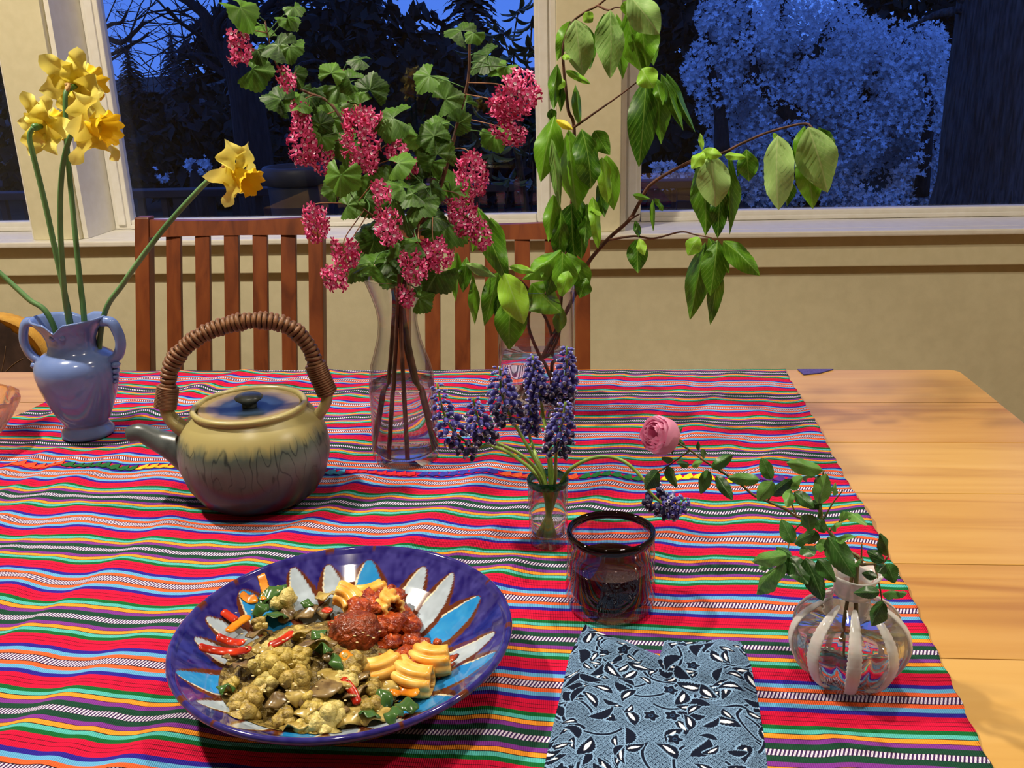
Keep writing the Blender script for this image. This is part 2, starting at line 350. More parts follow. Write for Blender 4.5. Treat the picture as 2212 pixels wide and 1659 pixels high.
us = np.linspace(0, 1, nx)
Vc, UVc = [], []
rows = [(y, 0) for y in ys]+[(1.5125, d) for d in (.004, .012, .03, .055, .08)]
for y, d in rows:
    xl, xr = cl_left(min(y, 1.51)), cl_right(y); xx = xl+(xr-xl)*us
    edge = .0010*np.sin(y*180)*(np.exp(-us*60)+np.exp(-(1-us)*60)); xx = xx+edge
    wy = y+.004*(vnoise(xx*7, y*6+4, 11)-.5)+.0025*(vnoise(xx*19, y*9, 12)-.5)
    q = wy+d-seamY(xx)
    qq = np.where(q < 0, (-q-.027)/.0653, (q-.0239)/.058)
    hh = cloth_h(xx, np.full_like(xx, y))
    for i in range(nx):
        if d == 0: Vc.append((xx[i], y, CLZ+hh[i]))
        else:
            t = min(d/.004, 1); Vc.append((xx[i], 1.5125+.0035*t+.002*t*math.sin(xx[i]*60), CLZ+hh[i]-max(0, d-.002)))
        UVc.append((xx[i], qq[i]))
nr = len(rows)
Fc = [(r*nx+i, r*nx+i+1, (r+1)*nx+i+1, (r+1)*nx+i) for r in range(nr-1) for i in range(nx-1)]
def clothmat():
    m, N, L, b = newmat('striped_woven_cotton'); setp(b, .85, .15)
    uv = N.new('ShaderNodeUVMap'); s = N.new('ShaderNodeSeparateXYZ'); L.new(uv.outputs[0], s.inputs[0])
    pp = N.new('ShaderNodeMath'); pp.operation = 'PINGPONG'; pp.inputs[1].default_value = 1.0
    L.new(s.outputs['Y'], pp.inputs[0])
    R, B, LB, O, YO, PU, DG, G, TE, K = srgb(210, 18, 62), srgb(46, 34, 150), srgb(98, 172, 220), srgb(240, 100, 52), srgb(248, 156, 48), srgb(128, 54, 150), srgb(26, 70, 52), srgb(16, 104, 50), srgb(84, 186, 180), srgb(28, 14, 22)
    stops = [(0, K), (.062, K), (.072, O), (.145, LB), (.225, B), (.30, R), (.385, K), (.391, R), (.455, K), (.461, R), (.54, G), (.612, TE), (.682, K), (.692, YO), (.768, K), (.776, PU), (.85, DG), (.945, K)]
    r = N.new('ShaderNodeValToRGB'); r.color_ramp.interpolation = 'CONSTANT'; e = r.color_ramp.elements
    e[0].position = 0; e[0].color = K; e[1].position = .072; e[1].color = O
    for p, c in stops[3:]: x = e.new(p); x.color = c
    L.new(pp.outputs[0], r.inputs[0])
    # broken dark lines in the red: dissolve them with noise
    nz = N.new('ShaderNodeTexNoise'); nz.inputs['Scale'].default_value = 26; mp = N.new('ShaderNodeMapping'); mp.inputs['Scale'].default_value = (1, .25, 1); L.new(uv.outputs[0], mp.inputs[0]); L.new(mp.outputs[0], nz.inputs['Vector'])
    # tie-dyed dashes
    fx = N.new('ShaderNodeMath'); fx.operation = 'MULTIPLY'; fx.inputs[1].default_value = 330; L.new(s.outputs['X'], fx.inputs[0])
    sl = N.new('ShaderNodeMath'); sl.operation = 'MULTIPLY_ADD'; sl.inputs[1].default_value = 9.0; L.new(s.outputs['Y'], sl.inputs[0]); L.new(fx.outputs[0], sl.inputs[2])
    fr = N.new('ShaderNodeMath'); fr.operation = 'FRACT'; L.new(sl.outputs[0], fr.inputs[0])
    gt = N.new('ShaderNodeMath'); gt.operation = 'GREATER_THAN'; gt.inputs[1].default_value = .48; L.new(fr.outputs[0], gt.inputs[0])
    a1 = N.new('ShaderNodeMath'); a1.operation = 'LESS_THAN'; a1.inputs[1].default_value = .062; L.new(pp.outputs[0], a1.inputs[0])
    a2 = N.new('ShaderNodeMath'); a2.operation = 'GREATER_THAN'; a2.inputs[1].default_value = .95; L.new(pp.outputs[0], a2.inputs[0])
    aa = N.new('ShaderNodeMath'); aa.operation = 'ADD'; L.new(a1.outputs[0], aa.inputs[0]); L.new(a2.outputs[0], aa.inputs[1])
    dc = N.new('ShaderNodeMixRGB'); dc.inputs[1].default_value = srgb(66, 40, 92); dc.inputs[2].default_value = srgb(222, 214, 236); L.new(gt.outputs[0], dc.inputs[0])
    mx = N.new('ShaderNodeMixRGB'); L.new(aa.outputs[0], mx.inputs[0]); L.new(r.outputs[0], mx.inputs[1]); L.new(dc.outputs[0], mx.inputs[2])
    # fine ribs of the weave
    wv = N.new('ShaderNodeMath'); wv.operation = 'MULTIPLY'; wv.inputs[1].default_value = 2*PI/.0016; L.new(s.outputs['X'], wv.inputs[0])
    sn = N.new('ShaderNodeMath'); sn.operation = 'SINE'; L.new(wv.outputs[0], sn.inputs[0])
    mr = N.new('ShaderNodeMapRange'); mr.inputs[1].default_value = -1; mr.inputs[2].default_value = 1; mr.inputs[3].default_value = .80; mr.inputs[4].default_value = 1.06; L.new(sn.outputs[0], mr.inputs[0])
    vm = N.new('ShaderNodeVectorMath'); vm.operation = 'SCALE'; L.new(mx.outputs[0], vm.inputs[0]); L.new(mr.outputs[0], vm.inputs['Scale'])
    L.new(vm.outputs[0], b.inputs['Base Color'])
    bn = N.new('ShaderNodeBump'); bn.inputs['Distance'].default_value = .0002; L.new(sn.outputs[0], bn.inputs['Height']); L.new(bn.outputs[0], b.inputs['Normal'])
    return m
TC = mk('tablecloth', Vc, Fc, clothmat(), loc=(-.29, .95, CLZ), uv=UVc)
tag(TC, 'handwoven tablecloth with red, blue, green and orange stripes spread over the table', 'tablecloth')
sm = TC.modifiers.new('thickness', 'SOLIDIFY'); sm.thickness = .0006; sm.offset = 1
# embroidered zigzag joining the two cloth panels, one block per colour
for name, c, x0, x1 in (('orange', (238, 78, 26), 2, 128), ('green', (10, 98, 40), 130, 288), ('yellow', (250, 188, 20), 290, 400), ('pale_blue', (70, 160, 200), 700, 742), ('red', (214, 20, 36), 748, 895), ('blue', (48, 42, 160), 902, 1075), ('orange', (240, 90, 34), 1080, 1248), ('green', (14, 110, 46), 1252, 1412), ('yellow', (250, 214, 10), 1428, 1590), ('purple', (84, 30, 130), 1622, 1722)):
    X0, X1 = onz(x0, 1018+.017*x0).x, onz(x1, 1018+.017*x1).x
    VF = []; step = .0125; n = max(2, int((X1-X0)/step)); step = (X1-X0)/n
    for i in range(n):
        xa = X0+i*step; pts = [(xa-.001, -.0065), (xa+step*.55, -.0088), (xa+step*1.05, -.004), (xa+step*.9, .0078), (xa+step*.3, .0022)]
        V = []
        for dz in (.0007, .0019):
            for px_, dy in pts:
                yy = seamY(px_)+dy; V.append((px_, yy, CLZ+float(cloth_h(px_, yy))+dz))
        V = [tuple(v) for v in V]
        VF.append((V, [(5, 6, 7, 8, 9), (4, 3, 2, 1, 0)]+[(k, (k+1) % 5, 5+(k+1) % 5, 5+k) for k in range(5)]))
    mk('embroidery', *join(*VF), noisemat('thread_%s' % name, tuple(v*.7 for v in srgb(*c)[:3])+(1,), srgb(*c), 400, .8, stretch=(1, .15, 1), bump=.0005), TC, smooth=False)['label'] = name.replace('_', ' ')+' embroidered zigzag'

# ------------------------------------------------------------------ chairs
def lean_box(x0, x1, za, zb, ty, ya, yb, b=.003):
    """upright board whose back leans from depth ya at za to yb at zb"""
    V, F = bbox(x0, x1, -ty/2, ty/2, za, zb, b)
    return [(x, y+ya+(yb-ya)*(z-za)/(zb-za), z) for x, y, z in V], F
def dining_chair(x0, x1, label, ztop):
    yb, yt, ym = 1.80, 1.965, 1.88
    T = thing('dining_chair', label, 'chair', ((x0+x1)/2, 1.72, 0), 'slat-back dining chairs by the window')
    yf = lambda z: 1.805+(z-.44)*(yt-1.805)/(ztop-.44)
    pw = .032
    for a in (x0, x1-pw):
        mk('back_post', *lean_box(a, a+pw, .44, ztop, .03, yf(.44), yt), M_CHAIR, T, smooth=False)
        mk('leg', *lean_box(a, a+pw, 0, .439, .03, 1.86, yf(.44)), M_CHAIR, T, smooth=False)
        mk('leg', *bbox(a, a+pw, 1.40, 1.434, 0, .4195, .003), M_CHAIR, T, smooth=False)
        mk('seat_rail', *bbox(a+.006, a+pw-.006, 1.4345, yf(.40)-.016, .36, .4195, .002), M_CHAIR, T, smooth=False)
    # slightly dipped top rail
    n = 12; V = []; zr0, zr1 = ztop-.042, ztop-.008
    for i in range(n+1):
        u = i/n; x = x0+pw+.0005+(x1-x0-2*pw-.001)*u; dz = .006*(2*u-1)**2-.004; dy = .012*(1-(2*u-1)**2)
        for z, d in ((zr0, -.011), (zr1+dz, -.011), (zr1+dz, .011), (zr0, .011)): V.append((x, yf(z)+d+dy, z))
    F = [(0, 1, 2, 3), (n*4+3, n*4+2, n*4+1, n*4)]+[(i*4+k, (i+1)*4+k, (i+1)*4+(k+1) % 4, i*4+(k+1) % 4) for i in range(n) for k in range(4)]
    mk('top_rail', V, F, M_CHAIR, T, smooth=False)
    ns = 5; sw = .0325; gap = (x1-x0-2*pw-ns*sw)/(ns+1)
    gl = gap*1.0
    for i in range(ns):
        a = x0+pw+gl+(sw+gap)*i; u = (a+sw/2-x0)/(x1-x0); dy = .010*(1-(2*u-1)**2)
        mk('back_slat', *lean_box(a, a+sw, .5205, zr0+.002, .012, yf(.52)+dy, yf(zr0)+dy, .002), M_CHAIR, T, smooth=False)
    mk('lower_rail', *lean_box(x0+pw+.0005, x1-pw-.0005, .48, .52, .02, yf(.48)+.008, yf(.52)+.008), M_CHAIR, T, smooth=False)
    mk('seat', *bbox(x0-.004, x1+.004, 1.385, 1.79, .42, .442, .008), M_CHAIR, T, smooth=False)
    return T
cl = ony(290, 472, 1.95); cr_ = ony(697, 470, 1.95)
dining_chair(cl.x, cr_.x, 'brown wooden slat-back chair seen behind the teapot handle', cl.z+.002)
cl2 = ony(1275, 470, 1.95); wch = cr_.x-cl.x
dining_chair(cl2.x-wch, cl2.x, 'brown wooden slat-back chair seen behind the glass vases of branches', cl2.z-.002)
# round-backed chair at the far left
M_MUST = noisemat('mustard_upholstery', srgb(190, 140, 50), srgb(206, 158, 66), 60, .8, bump=.0006, bscale=500)
M_LEAFP = noisemat('dark_leaf_print', srgb(40, 26, 22), srgb(62, 44, 38), 30, .8)
M_LEAFV = plain('pale_leaf_vein', srgb(120, 95, 70), .8)
c0 = ony(8, 806, 1.90)
RC = thing('padded_chair', 'mustard chair with rounded back and a dark leaf motif, behind the blue vase', 'chair', (c0.x, 1.76, 0))
zt = ony(8, 676, 1.90).z; hw = .130
out = [(-hw, .50)]+[(-hw*math.cos(t), zt-.10+.10*math.sin(t)) for t in [k*PI/20 for k in range(21)]]+[(hw, .50)]
n = len(out); V = [(c0.x+x*(1-e_), 1.90+d, z-(0 if z < .6 else e_*.05)) for d, e_ in ((-.024, .10), (-.012, 0), (.012, 0), (.024, .10)) for x, z in out]
F = [tuple(range(n)), tuple(range(4*n-1, 3*n-1, -1))]+[(r*n+k, r*n+(k+1) % n, (r+1)*n+(k+1) % n, (r+1)*n+k) for r in range(3) for k in range(n)]
mk('padded_back', V, [f[::-1] for f in F], M_MUST, RC)
def leaf_outline(cx_, cz_, s, y):
    pts = []
    for k in range(64):
        a = 2*PI*k/64; r = s*(1+.10*math.cos(3*a+.6)+.045*abs(math.sin(a*13))); pts.append((cx_+r*math.cos(a), y, cz_+r*1.05*math.sin(a)))
    return pts
oc = ony(0, 785, 1.875); pts = leaf_outline(oc.x, oc.z, .088, 1.8745)
pts = [(max(c0.x-.11, min(c0.x+.112, x)), y, z) for x, y, z in pts]
n = len(pts); LM = mk('leaf_motif', pts+[(x, y+.004, z) for x, y, z in pts], [tuple(range(n))[::-1], tuple(range(n, 2*n))]+[(k, (k+1) % n, n+(k+1) % n, n+k) for k in range(n)], M_LEAFP, RC, smooth=False)
for a in (-.5, .1, .6, 1.2, 1.9, 2.6):
    p = V3((oc.x-.005, 1.874, oc.z-.03)); q = p+V3((math.cos(a)*.075, 0, math.sin(a)*.075)); q.x = min(q.x, c0.x+.108)
    mk('leaf_vein', *tube(spl([p, (p+q)/2+V3((.004, 0, .006)), q], 4), .0006, 5), M_LEAFV, LM)
mk('seat', *bbox(c0.x-.17, c0.x+.17, 1.54, 1.87, .42, .499, .02), M_MUST, RC)
for sx_ in (-.15, .12):
    for y in (1.56, 1.83): mk('leg', *bbox(c0.x+sx_, c0.x+sx_+.03, y, y+.03, 0, .4195, .003), M_CHAIR, RC, smooth=False)
# scrap of blue cloth at the far edge
a, b_, c = onz(1722, 799), onz(1736, 811), onz(1800, 799)
V = [(a.x, 1.512, TZ+.0006), (b_.x, b_.y, TZ+.0006), ((b_.x+c.x)/2, b_.y+.008, TZ+.0006), (c.x, 1.512, TZ+.0006)]
mk_ = mk('cloth_scrap', V+[(x, y, z+.0015) for x, y, z in V], [(3, 2, 1, 0), (4, 5, 6, 7)]+[(k, (k+1) % 4, 4+(k+1) % 4, 4+k) for k in range(4)], noisemat('indigo_cloth', srgb(64, 56, 120), srgb(78, 70, 140), 300, .8), smooth=False, loc=(b_.x, b_.y+.01, TZ))
tag(mk_, 'small indigo blue scrap of cloth on the bare wood of the table', 'cloth')

# ------------------------------------------------------------------ objects on the table
BZ = CLZ+.0012       # where things stand on the cloth
# ---- pale blue two-handled vase
M_BLUEV = noisemat('periwinkle_glaze', srgb(100, 124, 180), srgb(110, 134, 190), 25, .16, coat=.3)
bx, by = -.721, 1.207
BV = thing('ceramic_vase', 'periwinkle blue glazed vase with two curled handles holding daffodils', 'vase', (bx, by, BZ))
k_ = 1/1478
zz = lambda y: ony(200, y, by).z-BZ
pr = [(0, .001), (50*k_, 0), (54*k_, .0035), (53*k_, .009), (46*k_, .014), (42*k_, .020)]
for r, y in ((48, 905), (58, 885), (70, 855), (79, 825), (83, 800), (82, 785), (75, 770), (62, 761), (51, 756), (48, 745), (48, 730), (51, 716), (56, 705)): pr.append((r*k_, zz(y)))
zr = zz(700)
def lip(a, r, z, k):
    if z < zz(735): return r, 0
    u = min(1, (z-zz(735))/(zr-zz(735)))
    dz = u*(.0045*abs(math.cos(a))-.010*max(0, 1-abs(((a-1.5*PI+PI) % (2*PI))-PI)/.32)*1-.006*max(0, 1-abs(((a-.5*PI+PI) % (2*PI))-PI)/.4))
    return r*(1+u*.22*abs(math.cos(a))**2), dz
pr += [(62*k_, zr+.004), (63*k_, zr+.0065), (60*k_, zr+.0072), (56*k_, zr+.003), (46*k_, zz(730)), (44*k_, zz(750)), (60*k_, zz(775)), (70*k_, zz(810)), (50*k_, zz(870)), (30*k_, .02), (0, .018)]
mk('body', *lathe(pr, 72, (bx, by, BZ), lip), M_BLUEV, BV)
for s in (-1, 1):
    pts = [V3((bx+s*x*k_, by, BZ+z)) for x, z in ((70, zr+.004), (92, zr+.002), (103, zz(722)), (104, zz(745)), (94, zz(768)), (76, zz(781)))]
    sp = spl(pts, 6); H = mk('handle', *tube(sp, [.0062]*len(sp), 10, flat=1.25), M_BLUEV, BV)
    for i, (x, y, r) in enumerate(((88, 787, .0075), (86, 800, .0065), (84, 812, .0055), (82, 823, .0045))):   # moulded shell below the handle
        V, F = lathe([(0, -r), (r*.7, -r*.7), (r, 0), (r*.7, r*.7), (0, r)], 12)
        mk('handle_curl', [(bx+s*x*k_+v[0]*.8, by+v[1]*1.2-.002, BZ+zz(y)+v[2]*.7) for v in V], F, M_BLUEV, H)
for s in (-1, 1):
    V, F = lathe([(0, -.005), (.0035, -.003), (.005, 0), (.0035, .003), (0, .005)], 12)
    mk('rim_scroll', [(bx+s*.007+v[0], by-.0345+v[1]*.5, BZ+zr-.011+v[2]) for v in V], F, M_BLUEV, BV)

# ---- stoneware teapot
def teapotmat():
    m, N, L, b = newmat('drip_glazed_stoneware'); setp(b, .33, .5)
    t = N.new('ShaderNodeTexCoord'); s = N.new('ShaderNodeSeparateXYZ'); L.new(t.outputs['Object'], s.inputs[0])
    at = N.new('ShaderNodeMath'); at.operation = 'ARCTAN2'; L.new(s.outputs['Y'], at.inputs[0]); L.new(s.outputs['X'], at.inputs[1])
    cb = N.new('ShaderNodeCombineXYZ'); ml = N.new('ShaderNodeMath'); ml.operation = 'MULTIPLY'; ml.inputs[1].default_value = 4.2; L.new(at.outputs[0], ml.inputs[0]); L.new(ml.outputs[0], cb.inputs[0])
    m2 = N.new('ShaderNodeMath'); m2.operation = 'MULTIPLY'; m2.inputs[1].default_value = 9; L.new(s.outputs['Z'], m2.inputs[0]); L.new(m2.outputs[0], cb.inputs[1])
    nz = N.new('ShaderNodeTexNoise'); nz.inputs['Scale'].default_value = 1.6; nz.inputs['Detail'].default_value = 2; L.new(cb.outputs[0], nz.inputs['Vector'])
    # drip boundary height varies with angle
    ad = N.new('ShaderNodeMath'); ad.operation = 'MULTIPLY_ADD'; ad.inputs[1].default_value = .020; L.new(nz.outputs['Fac'], ad.inputs[0]); L.new(s.outputs['Z'], ad.inputs[2])
    r = N.new('ShaderNodeValToRGB'); e = r.color_ramp.elements
    mr = N.new('ShaderNodeMapRange'); mr.inputs[1].default_value = 0; mr.inputs[2].default_value = .135; L.new(ad.outputs[0], mr.inputs[0]); L.new(mr.outputs[0], r.inputs[0])
    e[0].position = 0; e[0].color = srgb(22, 24, 27); e[1].position = 1; e[1].color = srgb(164, 154, 100)
    for p, c in ((.22, srgb(34, 37, 40)), (.42, srgb(66, 70, 70)), (.60, srgb(98, 106, 102)), (.69, srgb(84, 96, 88)), (.735, srgb(128, 128, 92)), (.79, srgb(160, 150, 98))): x = e.new(p); x.color = c
    # dark drip runs
    wv = N.new('ShaderNodeTexNoise'); wv.inputs['Scale'].default_value = 1.5; wv.inputs['Detail'].default_value = 1; cb2 = N.new('ShaderNodeCombineXYZ'); L.new(ml.outputs[0], cb2.inputs[0]); m3 = N.new('ShaderNodeMath'); m3.operation = 'MULTIPLY'; m3.inputs[1].default_value = 16; L.new(s.outputs['Z'], m3.inputs[0]); L.new(m3.outputs[0], cb2.inputs[1]); L.new(cb2.outputs[0], wv.inputs['Vector'])
    sb = N.new('ShaderNodeMath'); sb.operation = 'SUBTRACT'; sb.inputs[1].default_value = .5; L.new(wv.outputs['Fac'], sb.inputs[0]); ab = N.new('ShaderNodeMath'); ab.operation = 'ABSOLUTE'; L.new(sb.outputs[0], ab.inputs[0])
    rr = N.new('ShaderNodeValToRGB'); rr.color_ramp.elements[0].position = .0; rr.color_ramp.elements[0].color = (1, 1, 1, 1); rr.color_ramp.elements[1].position = .03; rr.color_ramp.elements[1].color = (0, 0, 0, 1); L.new(ab.outputs[0], rr.inputs[0])
    zm = N.new('ShaderNodeValToRGB'); z_ = zm.color_ramp.elements; z_[0].position = .3; z_[0].color = (0, 0, 0, 1); z_[1].position = .45; z_[1].color = (.85, .85, .85, 1); q = z_.new(.72); q.color = (.85, .85, .85, 1); q = z_.new(.80); q.color = (0, 0, 0, 1); L.new(mr.outputs[0], zm.inputs[0])
    mm = N.new('ShaderNodeMath'); mm.operation = 'MULTIPLY'; L.new(rr.outputs[0], mm.inputs[0]); L.new(zm.outputs[0], mm.inputs[1])
    mx = N.new('ShaderNodeMixRGB'); L.new(mm.outputs[0], mx.inputs[0]); L.new(r.outputs[0], mx.inputs[1]); mx.inputs[2].default_value = srgb(38, 48, 50); L.new(mx.outputs[0], b.inputs['Base Color'])
    return m
M_POT = teapotmat()
M_SPOUT = noisemat('slate_glaze', srgb(48, 54, 56), srgb(84, 92, 92), 40, .32)
M_LUG = noisemat('cream_glaze', srgb(134, 120, 76), srgb(166, 154, 102), 60, .35)
M_RATTAN = noisemat('rattan', srgb(84, 54, 34), srgb(134, 94, 62), 90, .5, bump=.0006)
px_, py_ = -.394, 1.0
TP = thing('teapot', 'stoneware teapot with drip glaze and a wrapped rattan handle', 'teapot', (px_, py_, BZ))
R_ = .0885
prof = [(0, .002), (.050, 0), (.056, .002), (.070, .012), (.081, .030), (.0875, .052), (R_, .066), (.0865, .082), (.081, .096), (.073, .107), (.066, .1125), (.0645, .1145), (.0665, .1165), (.0675, .1195), (.0655, .1220), (.0620, .1222), (.0610, .1185), (.0605, .112), (.075, .09), (.078, .06), (.06, .02), (0, .012)]
mk('body', *lathe(prof, 72, (px_, py_, BZ)), M_POT, TP)
def lidmat():
    m, N, L, b = newmat('lid_glaze'); setp(b, .28, .5)
    t = N.new('ShaderNodeTexCoord'); s = N.new('ShaderNodeSeparateXYZ'); L.new(t.outputs['Object'], s.inputs[0]); cb = N.new('ShaderNodeCombineXYZ'); L.new(s.outputs['X'], cb.inputs[0]); L.new(s.outputs['Y'], cb.inputs[1])
    ln = N.new('ShaderNodeVectorMath'); ln.operation = 'LENGTH'; L.new(cb.outputs[0], ln.inputs[0])
    nz = N.new('ShaderNodeTexNoise'); nz.inputs['Scale'].default_value = 50; L.new(t.outputs['Object'], nz.inputs['Vector']); ad = N.new('ShaderNodeMath'); ad.operation = 'MULTIPLY_ADD'; ad.inputs[1].default_value = .016; L.new(nz.outputs['Fac'], ad.inputs[0]); L.new(ln.outputs['Value'], ad.inputs[2])
    r = N.new('ShaderNodeValToRGB'); e = r.color_ramp.elements; mr = N.new('ShaderNodeMapRange'); mr.inputs[1].default_value = 0; mr.inputs[2].default_value = .07; L.new(ad.outputs[0], mr.inputs[0]); L.new(mr.outputs[0], r.inputs[0])
    e[0].color = srgb(26, 34, 40); e[1].color = srgb(150, 128, 88); e[0].position = .25; e[1].position = .95
    for p, c in ((.45, srgb(40, 58, 82)), (.62, srgb(38, 46, 52)), (.72, srgb(108, 92, 68)), (.86, srgb(140, 122, 82))): x = e.new(p); x.color = c
    L.new(r.outputs[0], b.inputs['Base Color']); return m
M_LID = lidmat()
LID = mk('lid', *lathe([(0, .108), (.0585, .108), (.0592, .1175), (.0575, .1195), (.045, .1185), (.030, .1178), (.012, .1182), (0, .1182)], 64, (px_, py_, BZ)), M_LID, TP)
mk('knob', *lathe([(.009, .1165), (.0085, .121), (.010, .1235), (.0155, .127), (.0165, .1295), (.0135, .132), (.006, .1335), (0, .1335)], 32, (px_, py_, BZ)), M_SPOUT, LID)
# spout: flared root at the body's left side, tip lifted
tip = ony(281, 938, py_-.01); root = V3((px_-.078, py_-.012, BZ+.062))
sp = spl([root+V3((.022, 0, -.010)), root+V3((-.008, 0, .006)), root.lerp(tip, .45)+V3((0, 0, .004)), root.lerp(tip, .78)+V3((0, 0, .007)), tip], 6)
rr = [.030, .029, .027, .0255, .024, .0225, .021, .0195, .018, .017, .016, .015, .0142, .0135, .0130, .0125, .0120, .0115, .0112, .0110, .0108, .0106, .0104, .0102, .0100]
VF = tube(sp, rr, 24, cap=False); nV = len(VF[0]); inn = tube(sp[::-1][:9], [r*.72 for r in rr[::-1][:9]], 24, cap=False)
V, F = join(VF, inn); last = (len(sp)-1)*24
F += [(last+k, last+(k+1) % 24, nV+(k+1) % 24, nV+k) for k in range(24)]
mk('spout', V, F, M_SPOUT, TP)
# lugs and rattan bail handle (in the plane of spout and far side)
hdir = V3((.965, .26, 0))
La = V3((px_, py_, BZ+.098))-hdir*.082; Lb = V3((px_, py_, BZ+.098))+hdir*.079
for P0, s in ((La, -1), (Lb, 1)):
    for d in (-.005, .005):
        o = V3((0, d, 0)); sp = spl([P0+hdir*(-s*.016)+V3((0, 0, -.012))+o, P0+hdir*(s*.006)+V3((0, 0, .010))+o, P0+hdir*(s*.013)+V3((0, 0, .030))+o*.4], 5)
        mk('lug', *tube(sp, [.0085, .008, .0075, .007, .0065, .006, .006, .006, .006, .006, .005], 10), M_LUG, TP)
hp = [La+hdir*-.013+V3((0, 0, .024)), ony(362, 845, py_-.02), ony(372, 785, py_-.015), ony(420, 733, py_-.01), ony(487, 703, py_), ony(560, 692, py_+.005), ony(625, 706, py_+.012), ony(668, 750, py_+.02), ony(684, 795, py_+.022), Lb+hdir*.013+V3((0, 0, .024))]
sp = spl(hp, 7); HD = mk('handle', *tube(sp, .0062, 8), M_RATTAN, TP)
ring = mesh('rattan_wrap', *lathe([(.0068, -.0019), (.0092, -.0024), (.0103, 0), (.0092, .0024), (.0068, .0019), (.0068, -.0019)], 14), M_RATTAN)
acc = 0
for i in range(2, len(sp)-1):
    a, b_ = sp[i], sp[i+1]; L_ = (b_-a).length; t = 0
    while acc <= L_:
        p = a.lerp(b_, acc/L_); T = (b_-a).normalized(); Q = T.to_track_quat('Z', 'Y').to_matrix().to_4x4()
        s = U(.92, 1.12)
        inst('rattan_wrap', ring, Matrix.Translation(p) @ Q @ Matrix.Rotation(U(-.12, .12), 4, 'X') @ Matrix.Diagonal((s, s, 1, 1)), HD); acc += .0058
    acc -= L_
for s_, pts in ((0, sp[1:9]), (1, sp[-9:-1])):    # tighter binding near the lugs
    T0, N0 = frames(pts)
    for k in range(14):
        u = k/13*(len(pts)-1); i = min(int(u), len(pts)-2); p = pts[i].lerp(pts[i+1], u-i); Q = T0[i].to_track_quat('Z', 'Y').to_matrix().to_4x4()
        inst('rattan_wrap', ring, Matrix.Translation(p) @ Q @ Matrix.Diagonal((1.28, 1.28, .7, 1)), HD)

# ---- pressed glass dish at the left edge
M_PINKG = glassmat('pink_pressed_glass', (1, .86, .86, 1), 1.48, .02, .35)
gx, gy = -.876, 1.150
def flute(a, r, z, k): 
    return r*(1+.025*math.cos(16*a)*min(1, z/.03)), .004*abs(math.sin(8*a))*(1 if z > .058 else 0)
GD = mk('glass_dish', *lathe([(0, .003), (.03, 0), (.036, .002), (.038, .006), (.052, .018), (.068, .038), (.082, .060), (.0835, .066), (.0805, .067), (.077, .060), (.062, .036), (.045, .017), (.02, .008), (0, .007)], 128, (gx, gy, BZ), flute), M_PINKG, loc=(gx, gy, BZ))
tag(GD, 'pink pressed-glass dish with scalloped rim, beside the blue vase', 'dish')

# ---- glass carafe with water
M_GLASS = thinglass('clear_glass', (.965, .965, .97, 1), .035, (.60, .58, .64, 1))
M_LILAC = thinglass('lilac_tinted_glass', (.955, .93, .955, 1), .035, (.58, .50, .56, 1))
M_WATER = glassmat('water', (.97, .975, .975, 1), 1.33, 0, .12)
cx_, cy_ = -.2375, 1.127
zc = lambda y: ony(878, y, cy_).z-BZ
kc = 1/1608
CV = thing('glass_carafe', 'clear glass carafe with flared neck holding flowering currant branches', 'vase', (cx_, cy_, BZ))
op = [(66, .0), (71, .006), (72, zc(960)), (70, zc(920)), (69, zc(880)), (69, zc(840)), (67, zc(810)), (62, zc(785)), (55, zc(765)), (46, zc(735)), (41, zc(705)), (40, zc(690)), (43, zc(665)), (51, zc(635)), (59, zc(612)), (63, zc(600))]
outr = [(r*kc, z) for r, z in op]; th = .0022
inn = [(max(.001, r-th), z) for r, z in outr[2:]][::-1]
prof = [(0, .003)]+outr+[(outr[-1][0]-th*.5, outr[-1][1]+.0012)]+inn+[(.036, .010), (0, .008)]
mk('glass_body', *lathe(prof, 72, (cx_, cy_, BZ)), M_GLASS, CV)
wz = zc(826); wp = [(r-th*.55, z) for r, z in outr[2:] if z < wz]
mk('water', *lathe([(0, .0085), (.038, .0092)]+wp+[(69*kc-th*.55, wz), (0, wz)], 72, (cx_, cy_, BZ)), M_WATER, CV)

# ---- square glass vase
qx, qy = -.0713, 1.332
SV = thing('glass_vase', 'square clear glass vase holding green leafy branches', 'vase', (qx, qy, BZ))
zq = lambda y: ony(1163, y, qy-.05).z-BZ
def sqlathe(prof, c, n=40, p=6):
    def rf(a, r, z, k):
        f_ = (abs(math.cos(a))**p+abs(math.sin(a))**p)**(-1/p); return r*f_, 0
    return lathe(prof, n, c, rf)
hq = zq(632); rq = .0565
mk('glass_body', *sqlathe([(0, .0), (rq-.004, 0), (rq, .004), (rq, hq*.5), (rq, hq-.001), (rq-.002, hq), (rq-.004, hq-.001), (rq-.004, hq*.5), (rq-.004, .020), (rq-.008, .016), (0, .016)], (qx, qy, BZ), 64), M_LILAC, SV)
mk('water', *sqlathe([(0, .0165), (rq-.009, .0165), (rq-.0035, .021), (rq-.0035, zq(790)), (0, zq(790))], (qx, qy, BZ), 64), M_WATER, SV)

